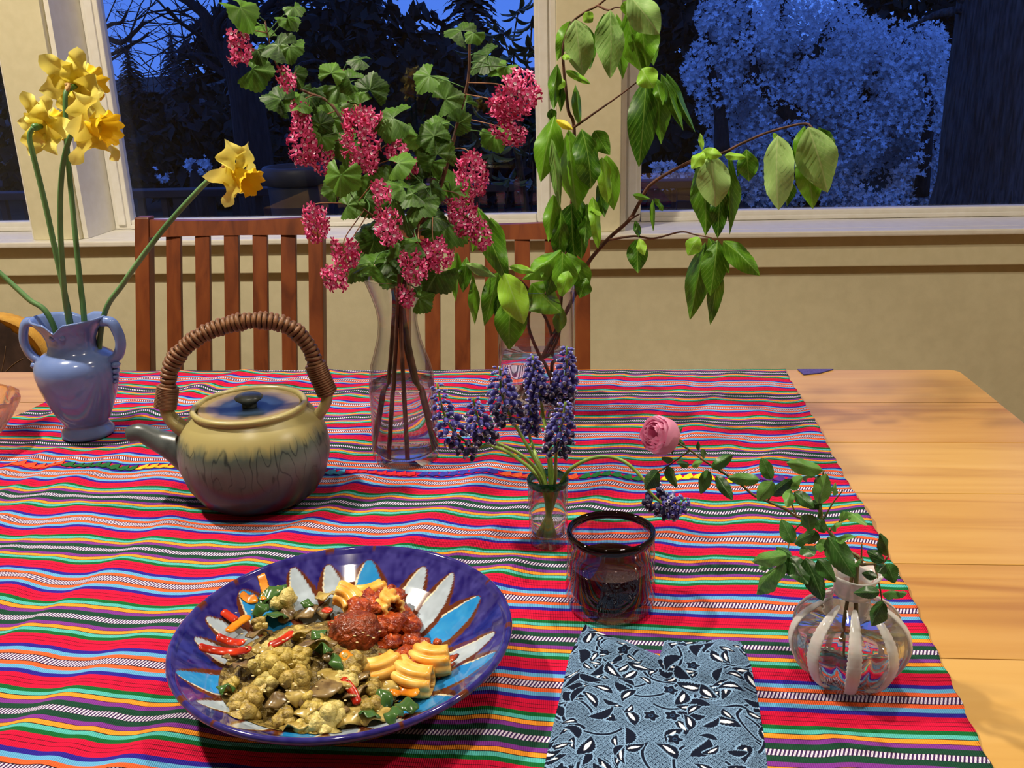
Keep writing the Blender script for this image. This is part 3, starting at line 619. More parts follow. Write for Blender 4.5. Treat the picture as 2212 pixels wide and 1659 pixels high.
# ---- small green-rimmed glass
M_GREENG = glassmat('green_rim_glass', (.03, .26, .16, 1), 1.48, 0, .1)
mx_, my_ = -.0396, .894
SG = thing('small_glass', 'small clear glass with dark green rim holding grape hyacinths', 'glass', (mx_, my_, BZ))
hz = ony(1190, 1035, my_).z-BZ; rg = 41/1980
mk('glass_body', *lathe([(0, .002), (rg*.88, 0), (rg*.97, .003), (rg, .012), (rg*1.0, hz*.5), (rg*1.03, hz-.006), (rg*.93, hz-.006), (rg*.90, hz*.5), (rg*.88, .013), (rg*.6, .010), (0, .010)], 48, (mx_, my_, BZ)), M_GLASS, SG)
mk('rim', *lathe([(rg*1.03, hz-.0058), (rg*1.07, hz-.003), (rg*1.07, hz+.001), (rg*1.0, hz+.003), (rg*.93, hz+.001), (rg*.92, hz-.0058), (rg*1.03, hz-.0058)], 48, (mx_, my_, BZ)), M_GREENG, SG)
mk('water', *lathe([(0, .0105), (rg*.6, .0105), (rg*.885, .0135), (rg*.905, hz*.5), (rg*.915, hz*.72), (0, hz*.72)], 48, (mx_, my_, BZ)), M_WATER, SG)

# ---- tumbler of red wine
M_TUMB = thinglass('mauve_glass', (.965, .92, .945, 1), .04, (.58, .40, .50, 1))
M_RIMG = glassmat('dark_amethyst_rim', (.018, .008, .014, 1), 1.48, 0, 0)
M_WINE, _N, _L, _b = newmat('red_wine'); setp(_b, .03, .5); _b.inputs['Base Color'].default_value = (.016, .001, .003, 1)
ux, uy = .0235, .773; hT = .0755
TU = thing('tumbler', 'short tumbler with dark rim holding red wine', 'glass', (ux, uy, BZ))
mk('glass_body', *lathe([(0, .002), (.036, 0), (.0405, .003), (.0418, .010), (.0418, .03), (.0408, .055), (.0402, hT-.004), (.0365, hT-.004), (.0375, .05), (.038, .02), (.036, .012), (.02, .009), (0, .009)], 64, (ux, uy, BZ)), M_TUMB, TU)
mk('rim', *lathe([(.0401, hT-.0038), (.0412, hT-.001), (.0408, hT+.0025), (.0385, hT+.0038), (.0362, hT+.0022), (.0358, hT-.001), (.0366, hT-.0038), (.0401, hT-.0038)], 64, (ux, uy, BZ)), M_RIMG, TU)
zw = .0440
mk('wine', *lathe([(0, .0095), (.02, .0095), (.0365, .0128), (.0384, .02), (.0382, zw), (.0375, zw+.0006), (.036, zw), (0, zw)], 64, (ux, uy, BZ)), M_WINE, TU)

# ---- ribbed pumpkin-shaped glass vase
M_OPAL = noisemat('opalescent_rib_glass', (.84, .85, .83, 1), (.95, .95, .94, 1), 60, .12, trans=.5, ior=1.25)
M_PUMPG = thinglass('clear_bubble_glass', (.97, .975, .97, 1), .05, (.80, .80, .78, 1))
vx, vy = .2135, .668
PV = thing('ribbed_vase', 'round clear glass vase with milky white ribs holding a pink rose', 'vase', (vx, vy, BZ))
NR = 9; ro = .35
PS = .90; PZ = .84
def rib(a, r, z, k):
    t = max(0, math.sin(PI*min(1, max(0, (z+.004)/(.088*PZ)))))
    return r*(1-.085*(1-abs(math.cos((a-ro)*NR/2)))*t**.5), 0
psc = lambda P: [(r*PS, z*PZ) for r, z in P]
bp = psc([(0, .0015), (.024, 0), (.032, .002), (.040, .012), (.0475, .026), (.0515, .040), (.0515, .050), (.048, .062), (.040, .073), (.029, .082), (.020, .088), (.0165, .094)])
bi = psc([(.0150, .094), (.0185, .087), (.0275, .080), (.0385, .071), (.0463, .061), (.0495, .050), (.0495, .040), (.0455, .027), (.038, .014), (.029, .006), (0, .005)])
def dens(p, n=3):
    return [tuple(np.array(a)*(1-t)+np.array(b_)*t) for a, b_ in zip(p, p[1:]) for t in [i/n for i in range(n)]]+[p[-1]]
mk('glass_body', *lathe(dens(bp)+dens(bi), 108, (vx, vy, BZ), rib), M_PUMPG, PV)
wi = [q for q in dens(bi) if q[1] < .060*PZ]
mk('water', *lathe([(0, wi[0][1])]+[(max(0, r-.0004) if r else 0, z+.0003) for r, z in wi], 108, (vx, vy, BZ), rib), M_WATER, PV)
mk('neck', *lathe(psc([(.0150, .0945), (.0168, .094), (.0172, .099), (.0172, .103), (.0185, .108), (.0225, .114), (.0232, .1165), (.0215, .1172), (.0165, .111), (.0148, .104), (.0145, .0945), (.0150, .0945)]), 48, (vx, vy, BZ), lambda a, r, z, k: (r*(1+(.05*math.cos(4*a) if z > .106*PZ else 0)), 0)), M_OPAL, PV)
for i in range(NR):
    a = ro+2*PI*i/NR; d = V3((math.cos(a), math.sin(a), 0))
    pts = spl([V3((vx, vy, BZ+z))+d*(r-.0004) for r, z in psc([(.027, .002), (.040, .012), (.0475, .026), (.0515, .040), (.0515, .050), (.048, .062), (.040, .073), (.029, .082), (.020, .088)])], 6)
    n = len(pts); w_ = [.0014+.0042*math.sin(PI*min(1, .10+.90*j/(n-1)))**.7*(1+.13*math.sin(j*2.6)) for j in range(n)]
    mk('rib', *tube(pts, w_, 12, flat=.30, n0=tuple(d)), M_OPAL, PV)

# ------------------------------------------------------------------ leaf and flower meshes
def leafmesh(name, m, shape=.9, peak=.45, arch=.10, fold=.10, ripple=.012, nu=22, nv=6, serr=0, twist=0, wav=0, seed=0):
    V = []; rs = np.random.RandomState(seed); ph = rs.rand()*6
    for i in range(nu+1):
        y = i/nu; e = math.log(.5)/math.log(peak); hw = .5*(math.sin(PI*min(max(y**e, 0), 1)) ** shape if 0 < y < 1 else 0)
        if serr and 0 < i < nu: hw *= 1-serr*(i % 2)
        tw = twist*(y-.2)
        for j in range(-nv, nv+1):
            u = j/nv; x = u*hw
            z = arch*4*y*(1-y)-fold*abs(x)*(1 if fold > 0 else 1)+ripple*math.sin((y-.6*abs(x))*2*PI*9)*min(1, hw*4)*min(1, abs(u)*4)+wav*math.sin(y*9+ph)*u*hw*2
            V.append((x*math.cos(tw), y, z+x*math.sin(tw)))
    w_ = 2*nv+1
    return mesh(name, V, [(i*w_+j, i*w_+j+1, (i+1)*w_+j+1, (i+1)*w_+j) for i in range(nu) for j in range(2*nv)], m)
def camdir(P): return (CAM-V3(P)).normalized()
def leaf_at(me, parent, b, t, wpx, Yb, Yt=None, tilt=.35, roll=0, name='leaf', zup=.25):
    """leaf from pixel b to pixel t at depths Yb, Yt; width in photo pixels"""
    B = ony(b[0], b[1], Yb); T = ony(t[0], t[1], Yb if Yt is None else Yt); L_ = (T-B).length; wd = wpx/pxm(B)
    h = camdir(B)+V3((0, 0, zup))+rv(tilt)
    return inst(name, me, basis(B, T-B, h, wd, L_, L_, roll), parent)

# ------------------------------------------------------------------ daffodils
M_STEMD = noisemat('daffodil_stem', srgb(70, 112, 62), srgb(104, 146, 92), 12, .45)
M_SPATHE = noisemat('papery_spathe', srgb(150, 112, 62), srgb(196, 160, 100), 90, .7)
M_OVARY = plain('green_ovary', srgb(78, 122, 62), .4)
M_PETD = petalmat('pale_yellow_tepal', srgb(232, 214, 62), srgb(246, 238, 132), .5, .3)
M_CORO = petalmat('deep_yellow_corona', srgb(236, 200, 30), srgb(246, 206, 40), .5, .3, 'Z', 0, .03)
tep = [leafmesh('tepal', M_PETD, .75, .42, .10, .12, .0, 12, 4, 0, tw, wv, i) for i, (tw, wv) in enumerate(((.5, .15), (-.4, .2), (.2, .3)))]
def corona(m):
    V, F = [], []; n = 48; rings = 7
    for k in range(rings):
        t = k/(rings-1); 
        for i in range(n):
            a = 2*PI*i/n; r = .0085+.0035*t+.006*t**4+(.0022*math.sin(a*9)+.001*math.sin(a*17+1))*t**3; V.append((r*math.cos(a), r*math.sin(a), .030*t+.0018*math.sin(a*11)*t**3))
    for k in range(rings-1):
        for i in range(n): j = (i+1) % n; F.append((k*n+i, k*n+j, (k+1)*n+j, (k+1)*n+i))
    return mesh('corona', V, F, m)
ME_CORO = corona(M_CORO)
def daffodil(label, stem, face, size, Y0, Y1, spathe=True, seed=0):
    """stem: pixel points from inside the vase to the flower; face: direction the trumpet points"""
    random.seed(seed); n = len(stem)
    pts = [ony(x, y, Y0+(Y1-Y0)*(i/(n-1))) for i, (x, y) in enumerate(stem)]
    foot = V3((bx+(pts[0].x-bx)*.3, by+(pts[0].y-by)*.3, BZ+.035))
    D = thing('daffodil', label, 'flower', foot, 'daffodils in the blue vase')
    sp = spl([foot]+pts, 7); face = V3(face).normalized()
    mk('stem', *tube(sp, taper(.0042, .0032, len(sp)), 8), M_STEMD, D)
    c = pts[-1]+face*.016
    mk('ovary', *tube(spl([pts[-1]-face*.001, pts[-1]+face*.006, pts[-1]+face*.016], 4), [.003, .0045, .0052, .0052, .005, .0045, .004, .0036, .0032], 10), M_OVARY, D)
    if spathe:
        d = (sp[-1]-sp[-4]).normalized(); p = sp[-5]
        mk('spathe', *tube(spl([p, p+d*.010+V3((.001, -.003, .001)), pts[-1]+rv(.002)+V3((0, -.004, .003)), pts[-1]+face*.010+V3((.003, -.006, .004))], 4), [.0035, .0045, .0052, .0055, .0055, .005, .0045, .004, .003, .0024, .0018, .0012, .0006], 8, flat=.6), M_SPATHE, D)
    Q = face.to_track_quat('Z', 'Y').to_matrix().to_4x4()
    for i in range(6):
        a = 2*PI*i/6+U(-.15, .15); lay = .0015*(i % 2)
        up_ = V3((math.cos(a), math.sin(a), U(-.35, .30))); M = basis((0, 0, lay), up_, V3((0, 0, 1)), size*U(.54, .68), size*U(.9, 1.08), size, U(-.35, .35))
        inst('tepal', tep[i % 3], Matrix.Translation(c) @ Q @ M, D)
    s = size/.045
    inst('corona', ME_CORO, Matrix.Translation(c) @ Q @ Matrix.Diagonal((s, s, s, 1)), D)
daffodil('yellow daffodil seen from behind, the tallest in the blue vase', [(182, 692), (172, 600), (158, 460), (145, 320), (141, 215), (147, 190)], (.15, .95, .12), .058, by, by+.055, True, 1)
daffodil('yellow daffodil seen from behind on a pale arching stem', [(152, 695), (128, 580), (95, 430), (68, 320), (64, 292), (72, 275)], (.10, .96, .02), .050, by-.005, by+.0, False, 2)
daffodil('yellow daffodil turned sideways with ruffled trumpet, tepals folded back', [(150, 702), (138, 620), (130, 480), (134, 370), (150, 300), (172, 270)], (.93, -.30, -.10), .050, by-.02, by-.065, True, 3)
daffodil('yellow daffodil leaning out low towards the slat-back chair', [(222, 692), (268, 610), (345, 505), (420, 420), (462, 380), (492, 362)], (.80, -.45, -.40), .046, by+.01, by-.02, True, 4)
daffodil('daffodil with stem leaning away over the bare table', [(112, 695), (60, 645), (0, 590), (-70, 528), (-110, 500)], (-.8, -.3, .2), .044, by, by, True, 5)

# ------------------------------------------------------------------ flowering currant branches in the carafe
random.seed(21)
M_BARK = noisemat('brown_twig_bark', srgb(58, 38, 26), srgb(104, 66, 46), 60, .7, bump=.0008)
M_CURL = leafmat('currant_leaf', srgb(26, 58, 14), srgb(88, 136, 40), srgb(120, 160, 80), .5, .3)
M_FLP = noisemat('currant_flower_pink', srgb(206, 44, 112), srgb(236, 112, 164), 3, .5)
M_FLW = plain('currant_flower_centre', srgb(250, 214, 230), .5)
M_PED = plain('red_green_pedicel', srgb(132, 90, 60), .6)
def palmate(name, m, seed, cup=.12):
    rs = np.random.RandomState(seed); V, F = [(0, .0, 0)], []; na, nr_ = 54, 5; ph = rs.rand()*6
    for k in range(1, nr_+1):
        t = k/nr_
        for i in range(na+1):
            a = -2.45+4.9*i/na           # angle from +Y
            lob = .80+.20*max(math.exp(-(a/.38)**2), .82*math.exp(-((abs(a)-1.15)/.42)**2), .55*math.exp(-((abs(a)-2.1)/.35)**2))
            r = .62*t*lob*(1+.05*math.sin(i*2.4)*t); y = .30*0+r*math.cos(a); x = r*math.sin(a)
            z = cup*t*t*math.cos(2*a+ph)*.6-.16*t*t+.028*math.sin(a*7.5)*t
            V.append((x, y, z))
    w_ = na+1
    for i in range(na): F.append((0, 1+i+1, 1+i))
    for k in range(nr_-1):
        for i in range(na): b0 = 1+k*w_+i; F.append((b0, b0+1, b0+w_+1, b0+w_))
    return mesh(name, V, F, m)
ME_CL = [palmate('leaf', M_CURL, s, c) for s, c in ((1, .15), (2, .3), (3, -.2), (4, .05))]
def floretmesh():
    V, F, mi = [], [], []
    tb = tube([V3((0, 0, 0)), V3((0, 0, .35)), V3((0, 0, .62))], [.07, .17, .20], 6, cap=False); V += tb[0]; F += tb[1]; mi += [0]*len(tb[1])
    for i in range(5):
        a = 2*PI*i/5; d = np.array([math.cos(a), math.sin(a), 0]); s = np.array([-math.sin(a), math.cos(a), 0]); z = np.array([0, 0, 1]); b0 = len(V)
        for v in (d*.17-s*.12+z*.60, d*.17+s*.12+z*.60, d*.46+s*.15+z*.72, d*.62+z*.62, d*.46-s*.15+z*.72): V.append(tuple(v))
        F.append((b0, b0+1, b0+2, b0+3, b0+4)); mi.append(0)
    b0 = len(V)
    for i in range(5): a = 2*PI*(i+.5)/5; V.append((.17*math.cos(a), .17*math.sin(a), .80))
    V.append((0, 0, .66)); 
    for i in range(5): F.append((b0+i, b0+(i+1) % 5, b0+5)); mi.append(1)
    return mesh('floret', V, F, [M_FLP, M_FLW], True, mi)
ME_FLO = floretmesh()
def cluster(T, top, bot, wpx, Y, n, base=None):
    A = ony(*top, Y); B = ony(*bot, Y-.01); ax = (B-A); L_ = ax.length; axn = ax.normalized(); R = .5*wpx/pxm(A)
    st = spl(([base] if base is not None else [])+[A-axn*.002, A.lerp(B, .5)+rv(.002), B], 4)
    C = mk('flower_cluster', *tube(st, .0007, 5), M_PED, T)
    s = 21/pxm(A)
    for i in range(n):
        t = (i+.5)/n; a = i*2.39996+U(-.3, .3); o1 = axn.orthogonal().normalized(); o2 = axn.cross(o1)
        rad = o1*math.cos(a)+o2*math.sin(a); prof = R*(.55+.45*math.sin(PI*min(1, t*.85+.12)))*U(.45, 1.0)-s*.35
        p = A+ax*t+rad*max(prof, .0005); d = (rad+axn*U(.0, .7)+rv(.3)+camdir(p)*.25).normalized(); sc = s*U(.8, 1.15)*(1-.25*max(0, t-.8)*5)
        Q = d.to_track_quat('Z', 'Y').to_matrix().to_4x4()
        inst('floret', ME_FLO, Matrix.Translation(p) @ Q @ Matrix.Rotation(U(0, 6), 4, 'Z') @ Matrix.Diagonal((sc, sc, sc, 1)), C)
def curleaf(T, x, y, rpx, Y, stemfrom=None):
    c = ony(x, y, Y); r = rpx/pxm(c)
    ydir = (RX*U(-1, 1)+UX*U(-1, .5)).normalized()+camdir(c)*U(-.3, .35); z = camdir(c)*.8+V3((0, 0, .7))+rv(.55)
    o = inst('leaf', random.choice(ME_CL), basis(c-ydir.normalized()*r*.35, ydir, z, r*1.95, r*1.95, r*1.95), T)
    if stemfrom is not None: mk('leaf_stalk', *tube(spl([stemfrom, (stemfrom+c)/2+V3((0, 0, .004)), c-ydir.normalized()*r*.35], 4), .0007, 5), M_OVARY, T)
    return o
def nearest(pts, P): return min(pts, key=lambda q: (q-P).length)
def currant(label, foot, stem, Y0, Y1, leaves, flowers, r0=.0030):
    n = len(stem); pts = [ony(x, y, Y0+(Y1-Y0)*i/(n-1)) for i, (x, y) in enumerate(stem)]
    T = thing('currant_branch', label, 'branch', foot, 'flowering currant branches in the carafe')
    sp = spl([V3(foot)]+pts, 6); mk('stem', *tube(sp, taper(r0, r0*.35, len(sp)), 7), M_BARK, T)
    for x, y, r in leaves:
        Y = Y0+(Y1-Y0)*.6+U(-.05, .05); c = ony(x, y, Y); curleaf(T, x, y, r, Y, nearest(sp[6:], c) if random.random() < .8 else None)
    for (tx, ty, bx_, by_, wpx, k) in flowers:
        Y = Y0+(Y1-Y0)*.5+U(-.06, -.01); A = ony(tx, ty, Y); q = nearest(sp[6:], A)
        cluster(T, (tx, ty), (bx_, by_), wpx, Y, k, q if (q-A).length < .09 else None)
ft = lambda dx, dy: (cx_+dx, cy_+dy, BZ+.012)
currant('pink-flowering currant branch reaching highest, arching towards the daffodils', ft(.030, .012), [(862, 690), (845, 600), (825, 480), (790, 370), (752, 285), (712, 222), (660, 198), (618, 172), (590, 120), (572, 45)], cy_, cy_+.06,
        [(530, 28, 42), (575, 60, 30), (560, 150, 40), (590, 95, 38), (628, 45, 26), (640, 20, 22), (625, 110, 30), (640, 165, 26), (595, 210, 36), (625, 215, 34), (672, 205, 30), (655, 225, 24), (705, 225, 36), (690, 262, 30), (560, 115, 26)],
        [(516, 68, 522, 135, 50, 26), (612, 150, 625, 190, 34, 12), (645, 225, 650, 268, 40, 16), (658, 272, 655, 352, 62, 38), (690, 318, 705, 372, 44, 18)])
currant('upright currant branch with the largest pink cluster and a leafy crown', ft(-.032, .004), [(850, 690), (848, 600), (836, 480), (800, 360), (765, 270), (748, 200), (742, 150)], cy_-.01, cy_+.02,
        [(742, 195, 34), (718, 150, 26), (770, 128, 26), (800, 182, 36), (745, 165, 30), (690, 305, 32), (735, 300, 44), (720, 245, 32), (765, 225, 34), (700, 265, 26), (835, 260, 46), (745, 330, 30), (820, 250, 22)],
        [(770, 232, 790, 372, 86, 78), (795, 238, 800, 262, 50, 12), (845, 312, 872, 342, 42, 16), (875, 340, 888, 372, 34, 14)])
currant('currant branch on a thick brown stem leaning towards the green leafy branches', ft(.036, -.006), [(872, 690), (880, 600), (905, 500), (948, 410), (975, 320), (995, 240), (1012, 165), (1014, 72)], cy_-.005, cy_+.03,
        [(985, 62, 34), (1018, 78, 22), (1040, 128, 42), (1065, 148, 34), (920, 172, 36), (972, 210, 34), (1000, 215, 26), (1072, 300, 32), (930, 285, 34), (905, 310, 38), (940, 320, 40), (985, 405, 42), (960, 395, 34), (1000, 260, 26), (1090, 150, 22), (950, 270, 26), (890, 300, 26)],
        [(1085, 185, 1150, 225, 96, 70), (1060, 215, 1110, 240, 60, 26), (1072, 272, 1130, 298, 46, 26), (1012, 330, 1030, 418, 66, 46), (992, 425, 1010, 505, 64, 42), (1020, 480, 1052, 530, 46, 22)], .0042)
currant('short currant branch low over the carafe with drooping pink clusters', ft(-.016, -.030), [(858, 690), (862, 590), (850, 530), (820, 480), (770, 440)], cy_-.03, cy_-.06,
        [(735, 392, 40), (770, 400, 42), (800, 440, 36), (760, 440, 30), (790, 500, 34), (790, 570, 46), (830, 565, 44), (770, 585, 34), (720, 400, 28), (825, 385, 36), (860, 400, 34), (850, 440, 36), (805, 530, 30)],
        [(678, 445, 688, 515, 50, 30), (745, 518, 748, 572, 62, 28), (728, 572, 724, 622, 48, 22), (825, 452, 848, 520, 54, 28), (815, 392, 828, 436, 36, 14)])
currant('short currant branch hanging over the carafe rim beside the glass vase', ft(.008, -.034), [(866, 690), (878, 590), (890, 520), (915, 470), (945, 450)], cy_-.03, cy_-.05,
        [(960, 500, 52), (900, 450, 38), (930, 420, 36), (875, 480, 40), (900, 385, 38), (945, 470, 34), (935, 605, 42), (915, 640, 30), (860, 580, 44), (900, 545, 34), (870, 350, 34), (925, 360, 30), (880, 420, 36), (890, 520, 38), (865, 545, 36)],
        [(885, 545, 900, 605, 54, 30), (935, 515, 948, 578, 66, 36), (880, 625, 878, 655, 34, 12), (905, 520, 920, 560, 40, 14)])

# ------------------------------------------------------------------ leafy branches in the square vase
random.seed(5)
M_OSO = leafmat('leaf_green', srgb(34, 84, 12), srgb(112, 172, 36), srgb(150, 196, 84), .38, .34)
M_OSOP = leafmat('leaf_pale_underside', srgb(116, 168, 72), srgb(164, 204, 118), srgb(196, 216, 150), .5, .32)
M_OSOY = leafmat('leaf_yellow', srgb(214, 200, 20), srgb(236, 220, 40), srgb(240, 230, 120), .45, .3)
M_OSOB = leafmat('leaf_bright', srgb(120, 186, 40), srgb(160, 214, 64), srgb(180, 220, 120), .42, .35)
ME_O = [leafmesh('leaf', M_OSO, .98, pk, ar, fo, .010, 22, 6, 0, tw, wv, i) for i, (pk, ar, fo, tw, wv) in enumerate(((.45, .08, .25, .1, .05), (.5, .05, .5, -.25, .08), (.42, -.05, .35, .35, .1), (.5, .10, .15, 0, .12)))]
ME_OP = [leafmesh('leaf', M_OSOP, .85, .45, .07, .2, .014, 22, 6, 0, .1, .06, 7), leafmesh('leaf', M_OSOP, .8, .5, .1, .3, .012, 22, 6, 0, -.15, .08, 8)]
ME_OY = leafmesh('leaf', M_OSOY, .9, .5, .1, .3, .005, 14, 4); ME_OB = leafmesh('leaf', M_OSOB, .8, .45, .12, .25, .008, 18, 5, 0, .2, .1, 3)
KIND = {'g': ME_O, 'p': ME_OP, 'y': [ME_OY], 'b': [ME_OB]}
def leafy(label, foot, stems, Y0, leaves):
    T = thing('leafy_branch', label, 'branch', foot, 'green leafy branches in the square vase'); allp = []
    for i, (st, r0, Ya, Yb) in enumerate(stems):
        n = len(st); pts = [ony(x, y, Ya+(Yb-Ya)*k/(n-1)) for k, (x, y) in enumerate(st)]
        sp = spl(([V3(foot)] if i == 0 else [])+pts, 6); allp += sp
        mk('stem' if i == 0 else 'side_twig', *tube(sp, taper(r0, r0*.4, len(sp)), 7), M_BARK, T)
    for k, b, t, w_, dy in leaves:
        leaf_at(random.choice(KIND[k]), T, b, t, w_*1.18, Y0+dy+U(-.008, .008), Y0+dy+U(-.02, .01), .30)
    return T
Fq = lambda dx, dy: (qx+dx, qy+dy, BZ+.022)
Yq = qy-.02
leafy('leafy green branch rising upright in front of the window mullion', Fq(-.03, .0), [
      ([(1200, 740), (1212, 640), (1226, 520), (1238, 400), (1240, 275), (1228, 240), (1222, 188), (1217, 140), (1217, 98), (1235, 50), (1266, 25), (1291, 12), (1320, -12)], .0032, qy, Yq),
      ([(1291, 12), (1314, 22), (1331, 16), (1358, 20)], .0016, Yq, Yq-.02), ([(1240, 275), (1290, 240), (1340, 205), (1388, 168)], .0018, Yq, Yq-.03)], Yq, [
      ('g', (1232, 45), (1203, 132), 30, 0), ('p', (1243, 42), (1260, 165), 56, -.02), ('g', (1250, 45), (1275, 150), 46, .01), ('p', (1318, 22), (1318, 170), 54, -.02), ('g', (1305, 30), (1302, 130), 34, .01), ('g', (1332, 30), (1345, 172), 36, .01),
      ('g', (1352, 26), (1388, 157), 64, -.01), ('g', (1385, 20), (1398, 150), 56, .0), ('g', (1402, 60), (1412, 142), 30, .02), ('p', (1356, -14), (1424, 74), 58, -.05), ('b', (1345, 5), (1365, 32), 24, -.03), ('b', (1262, 28), (1280, 48), 22, -.01), ('b', (1214, 122), (1232, 126), 12, -.01),
      ('g', (1204, 138), (1196, 238), 26, -.01), ('g', (1214, 182), (1211, 242), 14, 0), ('b', (1222, 152), (1276, 182), 15, -.01), ('g', (1243, 182), (1252, 272), 18, 0), ('g', (1190, 235), (1196, 262), 20, 0), ('b', (1215, 170), (1206, 195), 18, 0),
      ('g', (1198, 250), (1168, 394), 54, -.02), ('g', (1228, 280), (1246, 456), 72, -.03), ('g', (1256, 278), (1276, 408), 60, -.045), ('y', (1200, 258), (1238, 280), 15, -.035), ('p', (1192, 300), (1210, 450), 22, -.03), ('g', (1284, 282), (1318, 335), 38, -.02),
      ('g', (1310, 335), (1326, 455), 44, -.03), ('b', (1300, 340), (1312, 440), 32, -.04), ('g', (1290, 400), (1306, 470), 22, -.02), ('g', (1196, 420), (1184, 522), 34, -.02), ('g', (1234, 440), (1242, 570), 52, -.01), ('g', (1252, 420), (1256, 560), 56, 0), ('b', (1280, 425), (1292, 538), 24, -.03), ('g', (1212, 455), (1206, 566), 34, -.015), ('g', (1268, 440), (1262, 528), 34, .0), ('b', (1272, 445), (1300, 466), 16, -.035),
      ('b', (1386, 148), (1412, 190), 42, -.05), ('g', (1396, 170), (1380, 362), 58, -.04), ('g', (1418, 172), (1428, 312), 40, -.02), ('g', (1428, 160), (1476, 282), 24, -.05), ('g', (1440, 158), (1502, 286), 24, -.04), ('g', (1412, 165), (1432, 228), 22, -.045)])
leafy('leafy green branch arching far out over the bare wood', Fq(-.02, -.02), [
      ([(1180, 755), (1240, 640), (1268, 572), (1312, 518), (1358, 476), (1380, 440), (1402, 402), (1450, 370), (1512, 342), (1562, 330), (1602, 310), (1662, 285), (1735, 267), (1755, 276)], .0034, qy, Yq-.08),
      ([(1316, 518), (1370, 510), (1412, 515), (1470, 501), (1502, 507), (1538, 514)], .0018, Yq-.02, Yq-.06), ([(1360, 474), (1382, 462)], .002, Yq-.03, Yq-.035), ([(1448, 372), (1480, 352), (1512, 338)], .0010, Yq-.045, Yq-.05)], Yq-.05, [
      ('g', (1406, 430), (1366, 421), 12, .01), ('g', (1410, 430), (1411, 500), 10, 0), ('g', (1414, 428), (1432, 456), 14, 0), ('g', (1372, 476), (1380, 512), 14, .02), ('g', (1376, 516), (1378, 590), 40, .01), ('b', (1380, 516), (1392, 552), 18, -.005),
      ('g', (1518, 335), (1524, 510), 62, 0), ('p', (1536, 332), (1546, 448), 62, -.02), ('b', (1520, 328), (1494, 366), 24, -.02), ('b', (1515, 328), (1560, 336), 22, -.02), ('g', (1572, 332), (1576, 508), 22, -.01), ('g', (1556, 395), (1550, 515), 34, .0), ('g', (1612, 322), (1618, 392), 40, -.02), ('b', (1565, 336), (1612, 340), 16, -.02), ('b', (1512, 288), (1518, 326), 10, 0), ('g', (1605, 340), (1594, 382), 12, 0),
      ('p', (1680, 292), (1682, 454), 62, -.03), ('g', (1690, 300), (1718, 345), 12, -.03), ('g', (1702, 380), (1700, 446), 26, -.01), ('g', (1738, 300), (1756, 452), 50, -.02), ('p', (1746, 274), (1788, 416), 76, -.04), ('g', (1738, 272), (1716, 348), 24, -.03), ('g', (1768, 275), (1800, 330), 30, -.02), ('b', (1670, 288), (1684, 306), 10, -.03),
      ('b', (1510, 512), (1486, 552), 32, -.01), ('g', (1524, 522), (1490, 692), 48, 0), ('g', (1550, 518), (1534, 640), 50, -.01), ('g', (1558, 560), (1534, 702), 28, .01), ('g', (1562, 520), (1642, 596), 46, -.02), ('g', (1530, 512), (1575, 590), 34, .0)])
leafy('leafy green branch drooping beside the carafe of currant', Fq(.02, .01), [
      ([(1190, 720), (1150, 640), (1120, 605), (1068, 592), (1010, 572)], .0028, qy, Yq-.06), ([(1085, 598), (1060, 520), (1040, 452)], .0014, Yq-.04, Yq-.05)], Yq-.06, [
      ('g', (1030, 445), (1098, 612), 44, 0), ('b', (1090, 590), (1132, 700), 56, -.02), ('g', (1076, 588), (1046, 705), 40, 0), ('g', (1104, 640), (1100, 756), 60, .0), ('g', (988, 545), (985, 652), 26, .01), ('g', (1008, 555), (1000, 632), 26, .02), ('g', (1022, 592), (1026, 702), 20, .02), ('p', (1006, 570), (1072, 598), 20, -.01), ('g', (1060, 470), (1090, 560), 30, .01), ('g', (1050, 480), (1020, 545), 34, .0), ('g', (1078, 610), (1072, 690), 26, .015)])
leafy('short leafy sprig crowding the mouth of the square vase', Fq(.03, -.01), [
      ([(1140, 700), (1175, 640), (1205, 590), (1215, 545)], .0028, qy-.02, Yq-.03), ([(1200, 600), (1250, 590)], .0012, Yq-.02, Yq-.03)], Yq-.04, [
      ('g', (1212, 540), (1128, 604), 44, 0), ('g', (1216, 545), (1214, 642), 50, -.02), ('b', (1228, 585), (1210, 640), 30, -.03), ('g', (1240, 556), (1264, 640), 40, 0), ('g', (1268, 600), (1252, 644), 32, .01), ('g', (1148, 612), (1214, 676), 74, .02), ('b', (1100, 576), (1156, 588), 16, -.01), ('g', (1200, 545), (1170, 600), 40, .01), ('g', (1225, 545), (1245, 600), 36, -.01), ('g', (1205, 560), (1180, 640), 44, -.005), ('g', (1212, 660), (1206, 720), 26, .03)])

# ------------------------------------------------------------------ grape hyacinths
random.seed(9)
M_HSTEM = noisemat('hyacinth_stem', srgb(96, 132, 44), srgb(150, 178, 84), 30, .4)
M_BELL = noisemat('violet_bell', srgb(44, 40, 112), srgb(82, 82, 176), 200, .45)
M_BELLD = noisemat('dark_withered_bell', srgb(22, 20, 54), srgb(44, 42, 96), 200, .5)
M_BELLT = noisemat('pale_tip_bell', srgb(66, 66, 160), srgb(104, 104, 190), 200, .5)
M_BLIP = plain('pale_bell_lip', srgb(190, 190, 220), .5)
def bell(m):
    V, F = lathe([(0, 0), (.22, .05), (.40, .28), (.42, .52), (.26, .80), (.20, .88), (.30, 1.0), (.14, .90)], 8)
    return mesh('bell', V, F, [m, M_BLIP], True, [1 if i >= 8*5 else 0 for i in range(len(F))])
ME_B = [bell(M_BELL), bell(M_BELLD), bell(M_BELLT)]
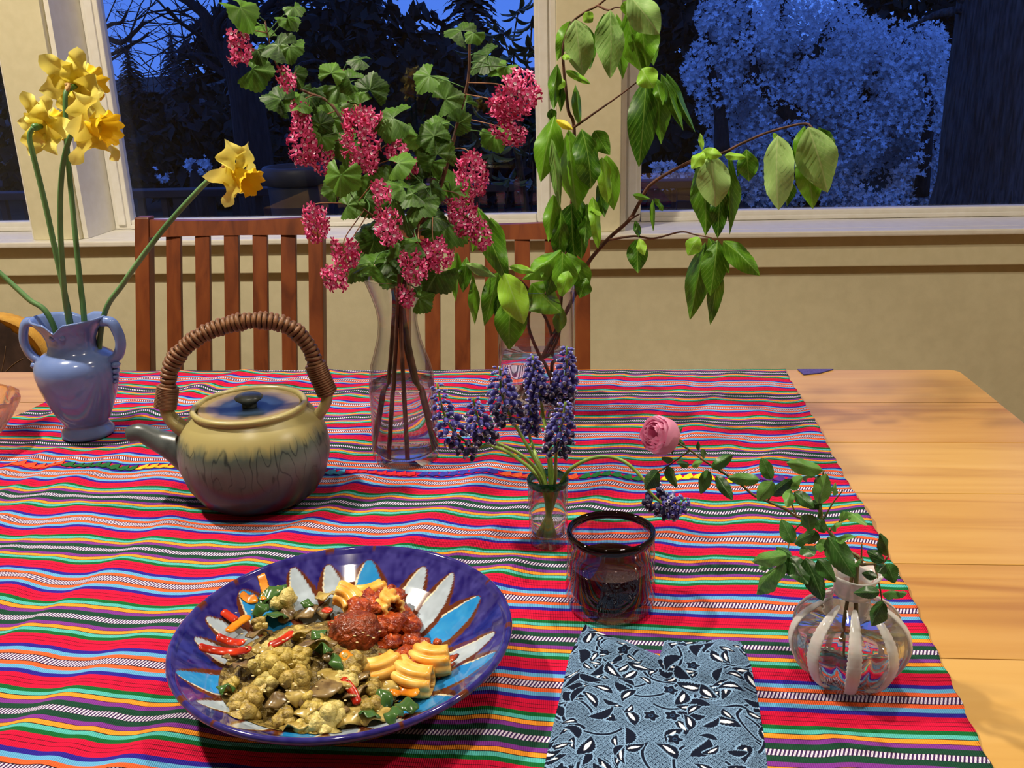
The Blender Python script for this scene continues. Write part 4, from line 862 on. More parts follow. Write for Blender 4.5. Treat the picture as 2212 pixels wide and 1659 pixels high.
def hyacinth(label, stem, spike, wpx, Y0, Y1, n=40, seed=0, dark=.3):
    random.seed(seed); k = len(stem); pts = [ony(x, y, Y0+(Y1-Y0)*i/(k-1)) for i, (x, y) in enumerate(stem)]
    sk = [ony(x, y, Y1-.004*i) for i, (x, y) in enumerate(spike)]
    d = V3((pts[0].x-mx_, pts[0].y-my_, 0)); foot = V3((mx_, my_, BZ+.0125))-d*.5
    T = thing('grape_hyacinth', label, 'flower', foot, 'grape hyacinths in the small glass')
    sp = spl([foot]+pts+sk, 6); mk('stem', *tube(sp, taper(.0024, .0011, len(sp)), 7), M_HSTEM, T)
    ax = spl(sk, 8) if len(sk) > 2 else [sk[0].lerp(sk[1], i/10) for i in range(11)]
    R = .5*wpx/pxm(sk[0]); s = 18/pxm(sk[0]); n = int(n*1.45); SPK = mk('flower_spike', *tube(ax, .0009, 5), M_BELLD, T)
    for i in range(n):
        t = (i+.3)/n; u = t*(len(ax)-1); j = min(int(u), len(ax)-2); p = ax[j].lerp(ax[j+1], u-j); axn = (ax[j+1]-ax[j]).normalized()
        a = i*2.39996; o1 = axn.orthogonal().normalized(); rad = o1*math.cos(a)+axn.cross(o1)*math.sin(a)
        sz = s*(1.05-.55*max(0, t-.55)/.45)*U(.88, 1.1); rr_ = max(.0006, R*(1-.60*max(0, t-.5)/.5)-sz*.62)
        dr = (rad+V3((0, 0, -.55+.9*max(0, t-.5)))+rv(.15)).normalized()
        me = ME_B[1] if t < dark*U(.5, 1.2) else (ME_B[2] if t > .86 else ME_B[0])
        inst('bell', me, Matrix.Translation(p+rad*rr_) @ dr.to_track_quat('Z', 'Y').to_matrix().to_4x4() @ Matrix.Diagonal((sz*.85, sz*.85, sz, 1)), SPK)
hyacinth('grape hyacinth leaning furthest towards the carafe', [(1168, 1040), (1110, 985), (1058, 962)], [(1030, 965), (985, 938), (958, 890), (944, 828)], 60, my_-.005, my_+.01, 46, 1, .35)
hyacinth('short grape hyacinth between its leaning neighbours', [(1172, 1040), (1135, 990), (1085, 962), (1062, 955)], [(1052, 950), (1034, 910), (1022, 860)], 52, my_-.01, my_-.02, 34, 2, .35)
hyacinth('plump grape hyacinth on a steeply slanting stem', [(1176, 1040), (1148, 980), (1120, 930)], [(1106, 908), (1084, 850), (1080, 792)], 64, my_, my_+.02, 44, 3, .4)
hyacinth('slim upright grape hyacinth on a pale green stem', [(1188, 1040), (1182, 950), (1172, 890)], [(1168, 862), (1156, 815), (1150, 768)], 46, my_+.005, my_+.03, 42, 4, .15)
hyacinth('tallest grape hyacinth of the bunch', [(1192, 1040), (1188, 960), (1200, 890)], [(1212, 868), (1222, 810), (1225, 748)], 50, my_+.008, my_+.035, 44, 5, .3)
hyacinth('faded small grape hyacinth behind the others', [(1178, 1038), (1160, 990), (1146, 950)], [(1144, 932), (1146, 898), (1148, 862)], 40, my_+.01, my_+.05, 26, 6, .1)
hyacinth('dark-bottomed grape hyacinth standing straight over the glass', [(1198, 1040), (1200, 1005)], [(1202, 975), (1212, 925), (1222, 868)], 58, my_-.01, my_-.03, 46, 7, .45)
hyacinth('grape hyacinth drooping over towards the rose on an arched stem', [(1216, 1036), (1250, 1002), (1300, 986), (1350, 998), (1392, 1038)], [(1402, 1060), (1432, 1088), (1462, 1094), (1482, 1076)], 54, my_, my_-.04, 40, 8, .5)

# ------------------------------------------------------------------ rose sprays in the ribbed vase
random.seed(12)
M_ROSEL = leafmat('rose_leaf', srgb(18, 46, 22), srgb(70, 122, 52), srgb(120, 160, 100), .35, .2, spec=.5)
M_ROSELL = leafmat('rose_leaf_young', srgb(66, 122, 46), srgb(110, 164, 76), srgb(150, 190, 120), .4, .3)
M_RSTEM = noisemat('rose_stem', srgb(70, 84, 40), srgb(122, 96, 56), 60, .5)
M_ROSE = petalmat('pink_rose_petal', srgb(236, 160, 196), srgb(250, 204, 226), .55, .25)
ME_R = [leafmesh('leaf', M_ROSEL, .78, .42, .07, .3, .006, 20, 4, .06, tw, .05, i) for i, tw in enumerate((0, .3, -.3))]
ME_RL = [leafmesh('leaf', M_ROSELL, .78, .42, .07, .25, .006, 20, 4, .06, .2, .05, 5)]
zc4 = lambda p: (1360+p[0]*.2712, 880+p[1]*.2712)
Yr0, Yr1 = vy, vy+.11
def depth_r(x): return Yr0+(1880-x)/450*(.115)*(.6 if x < 1700 else 1.0)
def spray(label, foot, stems, leaves, rose=None):
    T = thing('rose_spray', label, 'branch', foot, 'rose sprays in the ribbed vase')
    for i, st in enumerate(stems):
        st = [zc4(p) for p in st]; pts = [ony(x, y, depth_r(x)) for x, y in st]
        if i == 0: pts = [V3(foot), V3((vx+(foot[0]-vx)*.2, vy+.002, BZ+.096))]+pts
        sp = spl(pts, 6); mk('stem' if i == 0 else 'side_twig', *tube(sp, taper(.0015 if i == 0 else .0008, .0008 if i == 0 else .0005, len(sp)), 6), M_RSTEM, T)
    for k, b, t, w_ in leaves:
        b, t = zc4(b), zc4(t); leaf_at(random.choice(ME_R if k == 'g' else ME_RL), T, b, t, w_*.2712*1.25, depth_r(b[0])-(.006 if b[0] < 1690 else .034)+U(-.006, .006), depth_r(t[0])-(.006 if t[0] < 1690 else .036)+U(-.012, .006), .3, zup=.5)
    if rose:
        C = ony(*rose, depth_r(rose[0])); s = 41/pxm(C); axis = V3((-.55, -.45, .35)).normalized(); Q = axis.to_track_quat('Z', 'Y').to_matrix().to_4x4()
        RO = mk('rose_bloom', *lathe([(0, -s*.85), (s*.25, -s*.8), (s*.3, -s*.6), (s*.2, -s*.3), (0, -s*.2)], 12), M_ROSELL, None); 
        RO.parent = T; RO.matrix_basis = Matrix.Translation(C-WL[T]) @ Q; WL[RO] = V3((0, 0, 0))
        for k in range(13):
            a = k*2.39996; lay = k/12; V = []; nu, nv = 8, 8; wid = 1.25-.35*lay; Rk = s*(1.0-.62*lay)
            for i in range(nu+1):
                for j in range(nv+1):
                    th = (j/nv-.5)*2*wid*(.55+.45*math.sin(PI*min(.5, i/nu*.62)))+a; ph = -.5*PI+.15+(i/nu)*(2.15+.35*lay)
                    r = Rk*(.25+.80*math.cos(ph)) if ph < 0 else Rk*(.25+.80*math.cos(ph*.80)); z = s*1.0*math.sin(min(ph, 1.3))*(.85+.1*lay)+(.06*s*math.sin(j*1.7+k) if i == nu else 0)
                    r += s*(.07 if (i >= nu-1 and lay < .5) else 0); V.append((max(r, s*.02)*math.cos(th), max(r, s*.02)*math.sin(th), z))
            me = mesh('petal', V, [(i*(nv+1)+j, i*(nv+1)+j+1, (i+1)*(nv+1)+j+1, (i+1)*(nv+1)+j) for i in range(nu) for j in range(nv)], M_ROSE)
            o = bpy.data.objects.new('petal', me); COL.objects.link(o); o.parent = RO
        for k in range(5):
            a = 2*PI*k/5; M = basis(V3((0, 0, -s*.78)), V3((math.cos(a), math.sin(a), -.4)), V3((0, 0, 1)), s*.4, s*.9, s*.6); o = bpy.data.objects.new('sepal', ME_R[0]); COL.objects.link(o); o.parent = RO; o.matrix_basis = M
spray('arching rose spray ending in a pink rose bloom', (vx-.006, vy+.004, BZ+.012), [
      [(1850, 1240), (1720, 1130), (1560, 960), (1440, 880), (1330, 870), (1240, 810), (1100, 750), (990, 700), (880, 610), (760, 530), (640, 455), (560, 400), (480, 340), (400, 290), (375, 245)], [(480, 345), (400, 400), (310, 465)], [(310, 465), (250, 500), (215, 520)], [(1100, 750), (1140, 660), (1130, 580)], [(1330, 870), (1290, 760), (1270, 650)]],
      [('g', (225, 505), (120, 655), 110), ('g', (300, 475), (382, 640), 80), ('g', (300, 395), (300, 450), 80), ('g', (480, 455), (370, 440), 58), ('l', (490, 465), (585, 432), 46), ('g', (590, 412), (592, 332), 42), ('g', (650, 482), (822, 378), 80), ('g', (628, 500), (565, 692), 84), ('g', (690, 538), (822, 738), 84), ('l', (1036, 578), (778, 560), 90), ('l', (1130, 576), (1050, 398), 92), ('l', (1142, 590), (1018, 748), 112), ('g', (1130, 702), (1292, 568), 84), ('l', (1265, 640), (1382, 552), 84), ('l', (1280, 650), (1250, 798), 78), ('g', (1310, 670), (1472, 802), 92), ('g', (550, 345), (545, 270), 30)], (1427, 941))
spray('leafy rose spray without flowers bushing out of the vase mouth', (vx+.006, vy-.006, BZ+.012), [
      [(1850, 1210), (1700, 1120), (1620, 1040), (1560, 940), (1520, 860), (1500, 760), (1530, 640), (1545, 500)], [(1560, 940), (1420, 900), (1300, 1000), (1250, 1180)], [(1620, 1040), (1480, 1100), (1400, 1190)], [(1540, 900), (1620, 760), (1700, 660)], [(1600, 980), (1680, 900), (1725, 835)]],
      [('l', (1540, 502), (1248, 440), 112), ('l', (1505, 770), (1570, 528), 122), ('g', (1480, 645), (1520, 540), 64), ('g', (1370, 560), (1482, 550), 42), ('g', (1540, 872), (1510, 790), 84), ('l', (1620, 702), (1642, 600), 54), ('l', (1722, 830), (1680, 912), 56), ('l', (1730, 828), (1892, 942), 80), ('l', (1600, 962), (1692, 930), 62), ('l', (1640, 1042), (1812, 1030), 88), ('g', (1302, 1082), (1208, 890), 104), ('g', (1310, 1080), (1442, 1010), 84), ('l', (1252, 1180), (972, 1230), 112), ('l', (1232, 1232), (1008, 1492), 134), ('g', (1262, 1180), (1422, 1412), 146), ('g', (1400, 1200), (1542, 1542), 144), ('g', (1500, 1210), (1642, 1392), 114), ('g', (1580, 1030), (1792, 1358), 164), ('l', (1480, 1100), (1592, 1090), 94), ('g', (1380, 1100), (1472, 1182), 114), ('g', (1170, 1110), (1290, 1180), 70), ('g', (1100, 1240), (1030, 1290), 60), ('g', (1420, 850), (1440, 990), 110), ('g', (1480, 980), (1420, 1090), 100), ('g', (1530, 740), (1430, 810), 70), ('g', (1500, 900), (1560, 1000), 90)])
spray('small rose sprig with rounded leaves on the side by the bare wood', (vx+.010, vy+.006, BZ+.014), [
      [(1860, 1255), (1950, 1245), (2020, 1235), (2055, 1190)], [(1950, 1245), (1985, 1400), (2000, 1470), (2010, 1545)], [(1845, 1215), (1850, 1085)]],
      [('g', (2032, 1222), (1888, 1140), 92), ('g', (2062, 1182), (1992, 1000), 92), ('g', (2050, 1242), (2112, 1402), 114), ('g', (2035, 1250), (1975, 1320), 80), ('g', (1972, 1350), (1848, 1320), 62), ('g', (1992, 1472), (1782, 1476), 84), ('g', (2010, 1482), (2212, 1482), 78), ('g', (2025, 1550), (1925, 1742), 116), ('g', (1845, 1225), (1790, 1250), 60)])

# ------------------------------------------------------------------ painted ceramic bowl
random.seed(31)
ox, oy, RB = -.198, .645, .138
zr_ = .0515
NAVY, NAVY2, SKY, SKYW, BROWN, PALE, CREAM = [np.array(srgb(*c)[:3]) for c in ((26, 20, 98), (84, 82, 164), (30, 128, 198), (92, 186, 220), (92, 44, 26), (166, 182, 196), (222, 212, 180))]
PETALS = []
a_ = .2
for i in range(18):
    kind = 'w' if i % 3 else 'b'
    if i in (9, 16): kind = 'b'
    a_ += .39 if kind == 'b' else .31
    PETALS.append((a_, kind, random.uniform(.90, .955), random.uniform(-.25, .35)))
def bowl_paint(th, rho):
    """th, rho arrays -> rgb"""
    x_, y_ = rho*np.cos(th), rho*np.sin(th)
    mot = np.clip(vnoise(x_*14, y_*14, 21)*.6+vnoise(x_*40, y_*40, 22)*.5-.28, 0, 1)[:, None]
    c = NAVY*(1-mot*.75)+NAVY2*mot*.75
    for a0, kind, tip, sw in PETALS:
        d = (th-a0-sw*(rho-.6)*.5+PI) % (2*PI)-PI; arc = d*rho; t = np.clip((rho-.22)/(tip-.22), 0, 1)
        hw = (.165 if kind == 'b' else .122)*np.sin(PI*t**1.3)**.62+.004; hw = np.where((rho > .22) & (rho < tip), hw, 0)
        wob = 1+.12*(vnoise(rho*20, np.full_like(rho, a0*9), 23)-.5)
        u = np.abs(arc)/np.maximum(hw*wob, 1e-5); u2 = arc/np.maximum(hw*wob, 1e-5)
        c = np.where(((hw > 0) & (u < 1))[:, None], BROWN, c)
        fill = (SKY if kind == 'b' else PALE)*(1+.35*(mot-.3)) if kind != 'b' else SKY*(1-mot*.35)+SKYW*mot*.35
        c = np.where(((hw > .02) & (u < .66))[:, None], CREAM, c)
        c = np.where(((hw > .02) & (u2 > -.66) & (u2 < .57))[:, None], fill, c)
    return c
prof = [(0, .004), (.050, .004), (.052, 0), (.057, 0), (.060, .004), (.080, .010), (.108, .025), (.126, .039), (.1345, .047), (.1375, .0495)]
lipp = [(.1385, .0515), (.1380, .0535), (.1360, .0545), (.1338, .0535)]
innp = [(.1315, .050), (.1225, .0425), (.108, .0315), (.088, .0205), (.066, .0135), (.040, .0105), (.020, .0098), (0, .0096)]
def fine(p, n): return [tuple(np.array(a)*(1-t)+np.array(b_)*t) for a, b_ in zip(p, p[1:]) for t in [i/n for i in range(n)]]+[p[-1]]
seq = prof+lipp+fine(innp, 12)
V, F = lathe(seq, 600, (ox, oy, BZ))
Va = np.array(V); th = np.arctan2(Va[:, 1]-oy, Va[:, 0]-ox) % (2*PI); rho = np.hypot(Va[:, 0]-ox, Va[:, 1]-oy)/RB
colr = bowl_paint(th, rho)
zrel = Va[:, 2]-BZ; n0 = 0
cnt = [1 if r < 1e-6 else 600 for r, z in seq]; idx = np.repeat(np.arange(len(seq)), cnt)
under = idx < len(prof)-2
colr[under] = np.array(srgb(150, 122, 96)[:3])*(0.9+.2*vnoise(Va[under][:, 0]*300, Va[under][:, 1]*300, 3))[:, None]
rim = (idx >= len(prof)-2) & (idx < len(prof)+len(lipp))
rm = vnoise(th[rim]*26, idx[rim]*.7, 25)[:, None]; base = NAVY*(1-.4*rm)+NAVY2*.4*rm
br = np.zeros(rim.sum(), bool)
for a0, kind, tip, sw in PETALS: br |= (np.abs((th[rim]-a0+PI) % (2*PI)-PI) < .022+.012*math.sin(a0*7)) & (math.sin(a0*5) > -.2)
colr[rim] = np.where(br[:, None], BROWN, base)
BO = mk('ceramic_bowl', V, F, attrmat('painted_majolica_glaze', .08, coat=.4), loc=(ox, oy, BZ), col=np.c_[colr, np.ones(len(colr))])
tag(BO, 'wide navy ceramic bowl painted with blue and white petals, filled with food', 'bowl')
def bowl_z(x, y):
    r = min(math.hypot(x-ox, y-oy), .136); return BZ+float(np.interp(r, [p[0] for p in innp[::-1]], [p[1] for p in innp[::-1]]))

def inbowl(VF):
    """keep food on the glazed side of the bowl"""
    return [(x, y, max(z, bowl_z(x, y)+.0006)) for x, y, z in VF[0]], VF[1]

# ------------------------------------------------------------------ food in the bowl
M_CAUL = noisemat('curried_cauliflower', srgb(150, 128, 50), srgb(206, 184, 96), 160, .45, bump=.0012, bscale=420, sss=.1)
M_CAULS = [M_CAUL, noisemat('browned_cauliflower', srgb(128, 106, 44), srgb(190, 166, 86), 160, .42, bump=.0012, bscale=420, sss=.1), noisemat('pale_cauliflower', srgb(176, 160, 84), srgb(222, 206, 132), 160, .45, bump=.0012, bscale=420, sss=.1)]
M_CAB = noisemat('cooked_cabbage', srgb(140, 118, 56), srgb(192, 170, 96), 90, .25, sss=.1)
M_AUB = noisemat('cooked_aubergine', srgb(88, 68, 44), srgb(140, 118, 76), 90, .25)
M_RED = noisemat('red_pepper', srgb(150, 26, 10), srgb(206, 58, 26), 60, .2)
M_ORA = noisemat('orange_pepper', srgb(196, 108, 14), srgb(226, 148, 36), 60, .22)
M_GRN = leafmat('cooked_greens', srgb(14, 40, 12), srgb(44, 84, 30), srgb(80, 120, 60), .2, .1, spec=.6)
M_PASTA = noisemat('pasta', srgb(226, 158, 52), srgb(246, 204, 112), 70, .3, sss=.15)
M_SAUCE = noisemat('tomato_sauce', srgb(112, 32, 8), srgb(184, 80, 30), 130, .18, bump=.002, bscale=330)
M_MEAT = noisemat('meatball', srgb(84, 34, 14), srgb(150, 66, 30), 140, .28, bump=.003, bscale=240)
M_SES = plain('sesame', srgb(232, 214, 160), .4)
M_MIX = noisemat('chopped_vegetables', srgb(74, 60, 30), srgb(150, 128, 66), 140, .35, bump=.003, bscale=300)
def heap(x, y):
    d = ((x+.224)/.090)**2+((y-.632)/.086)**2; return max(bowl_z(x, y)+.002, BZ+.011+.034*max(0, 1-d*.85))
def ico(r=1, sub=2):
    bm = bmesh.new(); bmesh.ops.create_icosphere(bm, subdivisions=sub, radius=r); bm.verts.index_update()
    o = ([tuple(v.co) for v in bm.verts], [[v.index for v in f.verts] for f in bm.faces]); bm.free(); return o
ICO1, ICO2, ICO3 = ico(1, 1), ico(1, 2), ico(1, 3)
def lump(I, c, r, amp, fr, seed, sq=(1, 1, 1)):
    V = []
    for v in I[0]:
        n = float(vnoise(v[0]*fr+seed, v[1]*fr+v[2]*fr*1.7+seed*3, seed))-.5; k = r*(1+amp*n*2); V.append((c[0]+v[0]*k*sq[0], c[1]+v[1]*k*sq[1], c[2]+v[2]*k*sq[2]))
    return V, I[1]
# mound of finely chopped vegetables that fills the gaps
V, F = [], []; n = 46
for i in range(n+1):
    for j in range(n+1):
        u, v = i/n*2-1, j/n*2-1; rr_ = max(abs(u), abs(v)); q = math.hypot(u, v) or 1; x = -.219+.076*u*rr_/q; y = .630+.080*v*rr_/q
        z = heap(x, y)-.006+.006*(float(vnoise(x*160, y*160, 5))-.4)
        if rr_ > .93: z = bowl_z(x, y)+.0006
        V.append((x, y, max(z, bowl_z(x, y)+.0006)))
F = [(i*(n+1)+j, (i+1)*(n+1)+j, (i+1)*(n+1)+j+1, i*(n+1)+j+1) for i in range(n) for j in range(n)]
nb = len(V); V += [(x, y, bowl_z(x, y)+.0003) for x, y, z in V]; F += [tuple(nb+k for k in f[::-1]) for f in F]
o = mk('chopped_vegetables', V, F, M_MIX, loc=(-.23, .633, BZ+.012)); tag(o, 'mound of finely chopped cooked vegetables filling the painted bowl', 'vegetables', kind='stuff')
def onheap(px, py):
    P = onz(px, py, BZ+.03)
    for _ in range(6): P = onz(px, py, heap(P.x, P.y))
    return P
def caul(px, py, r, seed, label, dz=0):
    P = onheap(px, py)+V3((0, 0, dz)); random.seed(seed); r = r/2480; parts = []
    for k in range(13):
        a = U(0, 6.28); h = U(-.2, .9); d = V3((math.cos(a)*math.sqrt(max(0, 1-h*h)), math.sin(a)*math.sqrt(max(0, 1-h*h)), h)); parts.append(lump(ICO2, P+d*r*.62, r*U(.36, .5), .16, 3, seed+k))
    parts.append(lump(ICO2, P, r*.72, .1, 2, seed+50)); parts.append(tube([P+V3((0, 0, -.1*r)), P+V3((r*.5, -r*.4, -r*.6)), P+V3((r*.9, -r*.7, -r*1.0))], [r*.5, r*.36, r*.26], 8))
    o = mk('cauliflower_floret', *inbowl(join(*parts)), M_CAULS[seed % 3], loc=P); tag(o, label, 'vegetable', 'cauliflower florets in the bowl')
CF = 'pale yellow curried cauliflower floret among the chopped vegetables'
for i, (px, py, r, lb) in enumerate(((532, 1532, 40, 'large round cauliflower floret at the bowl edge beside a blue petal'), (610, 1300, 34, CF), (600, 1440, 38, CF), (640, 1470, 34, CF), (575, 1480, 24, CF), (650, 1425, 26, CF), (760, 1440, 32, CF), (745, 1475, 26, CF), (680, 1520, 28, CF), (615, 1555, 24, CF), (700, 1560, 36, CF), (665, 1575, 26, CF), (800, 1490, 24, CF), (585, 1400, 22, CF), (690, 1390, 22, CF), (560, 1350, 20, CF), (720, 1540, 24, CF), (640, 1370, 20, CF), (800, 1530, 28, CF), (560, 1440, 26, CF), (500, 1480, 18, CF))): caul(px, py, r, i+1, lb)
def sheet(name, px, py, wpx, lpx, ang, m, seed, label, cat, group, tilt=.5, bend=.25, dz=.003, thick=.0012):
    random.seed(seed); P = onheap(px, py)+V3((0, 0, dz)); w_, l_ = wpx/2480/2, lpx/2480/2; V = []; n = 8
    Q = Matrix.Translation(P) @ Matrix.Rotation(ang, 4, 'Z') @ Matrix.Rotation(U(-tilt, tilt), 4, 'X') @ Matrix.Rotation(U(-tilt, tilt), 4, 'Y')
    for s in (0, 1):
        for i in range(n+1):
            for j in range(n+1):
                u, v = i/n*2-1, j/n*2-1; k = 1-.28*(u*u*v*v)+.25*(float(vnoise(u*1.7+seed, v*1.7, seed))-.5); x, y = u*l_*k, v*w_*k
                z = bend*(l_*(1-u*u)*.8-w_*v*v*.6)+.0025*math.sin(u*4+seed)*v; V.append(tuple(Q @ V3((x, y, z-s*thick))))
    N_ = (n+1)**2; F = [(i*(n+1)+j, (i+1)*(n+1)+j, (i+1)*(n+1)+j+1, i*(n+1)+j+1) for i in range(n) for j in range(n)]
    F += [tuple(N_+k for k in f[::-1]) for f in F]; per = [j for j in range(n+1)]+[i*(n+1)+n for i in range(1, n+1)]+[n*(n+1)+j for j in range(n-1, -1, -1)]+[i*(n+1) for i in range(n-1, 0, -1)]
    F += [(a, b_, N_+b_, N_+a) for a, b_ in zip(per, per[1:]+per[:1])]
    o = mk(name, *inbowl((V, F)), m, loc=P); tag(o, label, cat, group)
for i, (px, py, w_, l_, a, k) in enumerate(((705, 1292, 34, 50, .6, 'c'), (560, 1490, 44, 82, 1.3, 'c'), (645, 1500, 40, 60, 1.5, 'c'), (690, 1500, 50, 90, .3, 'a'), (730, 1470, 46, 84, -.4, 'c'), (620, 1385, 26, 100, .35, 'c'), (680, 1400, 24, 90, .15, 'a'), (560, 1375, 24, 60, .9, 'a'), (520, 1445, 26, 60, 2.2, 'a'), (660, 1330, 36, 60, .2, 'a'), (620, 1335, 30, 44, 1.2, 'a'), (700, 1325, 34, 50, 2.4, 'a'), (770, 1500, 40, 60, .9, 'a'), (700, 1540, 30, 90, .1, 'a'), (755, 1555, 40, 80, .25, 'c'), (820, 1555, 34, 70, .2, 'c'), (655, 1545, 30, 60, 2.8, 'c'), (600, 1520, 30, 50, .4, 'a'), (840, 1500, 36, 44, 1.5, 'c'), (585, 1420, 26, 50, 2.6, 'c'), (720, 1420, 30, 46, .8, 'a'), (545, 1410, 20, 46, .1, 'c'), (640, 1575, 26, 60, .15, 'c'), (785, 1465, 28, 40, 1.9, 'a'), (505, 1425, 22, 50, .5, 'a'))):
    if k == 'c': sheet('cabbage_piece', px, py, w_, l_, a, M_CAB, i+60, 'limp yellow-green slice of cooked cabbage in the painted bowl', 'vegetable', 'cabbage slices in the bowl')
    else: sheet('aubergine_slice', px, py, w_, l_, a, M_AUB, i+60, 'brownish soft slice of cooked aubergine in the painted bowl', 'vegetable', 'aubergine slices in the bowl')
for i, (px, py, w_, l_, a) in enumerate(((590, 1300, 34, 76, .75), (598, 1345, 52, 56, .2), (690, 1385, 26, 40, 1.3), (700, 1420, 24, 60, -1.1), (728, 1445, 22, 50, -.9), (820, 1530, 44, 50, .6), (880, 1540, 36, 42, .4), (800, 1560, 34, 44, 0), (565, 1330, 26, 40, .5), (670, 1320, 20, 40, .1), (850, 1560, 30, 36, .9), (490, 1500, 26, 34, .9))):
    sheet('wilted_green_leaf', px, py, w_, l_, a, M_GRN, i+120, 'dark green wilted leaf among the cooked vegetables', 'vegetable', 'wilted greens in the bowl', .7, .5, .006, .0006)
def strip(px, m, label, group, wpx=15, dz=.007):
    pts = [onheap(x, y)+V3((0, 0, dz)) for x, y in px]; sp = spl(pts, 6); r = wpx/2480/2
    o = mk('pepper_strip', *inbowl(tube(sp, [r*.6]+[r]*(len(sp)-2)+[r*.5], 10, flat=.30, n0=(0, -.5, 1))), m, loc=pts[0]); tag(o, label, 'vegetable', group)
for px in ([(432, 1412), (462, 1420), (505, 1424), (545, 1418)], [(582, 1412), (612, 1398), (636, 1380)], [(740, 1482), (762, 1508), (775, 1538)], [(482, 1335), (500, 1348), (512, 1356)], [(470, 1390), (500, 1402), (530, 1404)], [(700, 1330), (716, 1336)]): strip(px, M_RED, 'glossy strip of red pepper among the cooked vegetables', 'red pepper strips in the bowl', 18)
for px in ([(495, 1380), (515, 1362), (540, 1345)], [(524, 1310), (540, 1312), (558, 1308)], [(566, 1282), (576, 1296), (574, 1310)], [(848, 1515), (870, 1508), (905, 1515)], [(740, 1425), (756, 1440), (775, 1452)]): strip(px, M_ORA, 'strip of orange pepper among the cooked vegetables', 'orange pepper strips in the bowl', 22)
# meatball, pasta, sauce
mb = onz(768, 1372, BZ+.034)
o = mk('meatball', *lump(ICO3, mb, .0215, .12, 3.2, 77), M_MEAT, loc=mb-V3((0, 0, .02))); tag(o, 'brown meatball in tomato sauce on the pasta', 'meatball')
def pasta(px, py, L_, r, yaw, pitch, seed, label, dz=.0):
    P = onz(px, py, BZ+.026+dz); seg = 60; d = V3((math.cos(yaw)*math.cos(pitch), math.sin(yaw)*math.cos(pitch), math.sin(pitch))); side = d.cross(V3((0, 0, 1))).normalized()
    pts = [P+d*L_*(t-.5)+side*.16*L_*(4*t*(1-t)-.5) for t in [k/10 for k in range(11)]]; T, N_ = frames(pts); V, F = [], []
    for ins in (0, 1):
        for i, p in enumerate(pts):
            B = T[i].cross(N_[i])
            for k in range(seg):
                a = 2*PI*k/seg; rr_ = r*(.86+.24*abs(math.sin(4*a))**.7) if not ins else r*(.56+.20*abs(math.sin(4*a))); V.append(tuple(p+N_[i]*math.cos(a)*rr_+B*math.sin(a)*rr_))
    n = len(pts); off = n*seg
    for i in range(n-1):
        for k in range(seg):
            j = (k+1) % seg; F.append((i*seg+k, i*seg+j, (i+1)*seg+j, (i+1)*seg+k)); F.append((off+i*seg+k, off+(i+1)*seg+k, off+(i+1)*seg+j, off+i*seg+j))
    for k in range(seg):
        j = (k+1) % seg; F.append((k, off+k, off+j, j)); e_ = (n-1)*seg; F.append((e_+k, e_+j, off+e_+j, off+e_+k))
    o = mk('pasta_tube', *inbowl((V, F)), M_PASTA, loc=P-V3((0, 0, r))); tag(o, label, 'pasta', 'ridged pasta tubes in the bowl')
PL = 'yellow ridged pasta tube lying against the meatball'
pasta(752, 1295, .026, .0105, 2.5, .3, 1, 'yellow ridged pasta tube behind the meatball, its open end showing', .012)
pasta(842, 1308, .028, .011, -1.2, .2, 2, PL, .010)
pasta(800, 1285, .026, .0105, .4, .1, 5, PL, .006)
pasta(826, 1448, .026, .0120, .45, .12, 3, 'yellow ridged pasta tube with its dark open end facing the vegetables', .002)
pasta(892, 1464, .036, .0125, -.55, .03, 4, 'large clean yellow pasta tube, the plumpest in the bowl')
pasta(936, 1424, .028, .0115, -.35, .1, 6, 'yellow pasta tube smeared with tomato sauce above the plumpest one', .003)
parts = []
random.seed(3)
for px, py, r, z in ((815, 1290, 36, .038), (850, 1290, 26, .036), (865, 1345, 36, .026), (830, 1345, 34, .034), (875, 1385, 32, .020), (845, 1385, 30, .026), (790, 1320, 34, .042), (905, 1398, 28, .022), (885, 1425, 24, .030), (735, 1375, 30, .028), (955, 1455, 22, .014), (930, 1400, 18, .030), (750, 1410, 26, .020), (870, 1330, 28, .028), (830, 1415, 24, .026), (790, 1420, 26, .018), (795, 1365, 28, .034), (970, 1440, 16, .014), (730, 1350, 20, .034)):
    for k in range(7):
        P = onz(px+U(-20, 20), py+U(-14, 14), BZ+z); parts.append(lump(ICO2, P, r/2480*U(.30, .78), .45, 3.5, int(px+k*13) % 97, (1, 1, .7)))
o = mk('tomato_sauce', *inbowl(join(*parts)), M_SAUCE, loc=onz(850, 1380, BZ+.012)); tag(o, 'chunky red tomato sauce over the meatball and pasta', 'sauce', kind='stuff')
parts = []
for k in range(60):
    P = onheap(U(480, 860), U(1320, 1570))+V3((0, 0, .009)); parts.append(lump(ICO1, P, .0009, 0, 1, 1, (1.6, .9, .6)))
o = mk('sesame_seeds', *join(*parts), M_SES, loc=onz(660, 1450, BZ+.03)); tag(o, 'tiny pale sesame seeds scattered over the cooked vegetables', 'seeds', kind='stuff')

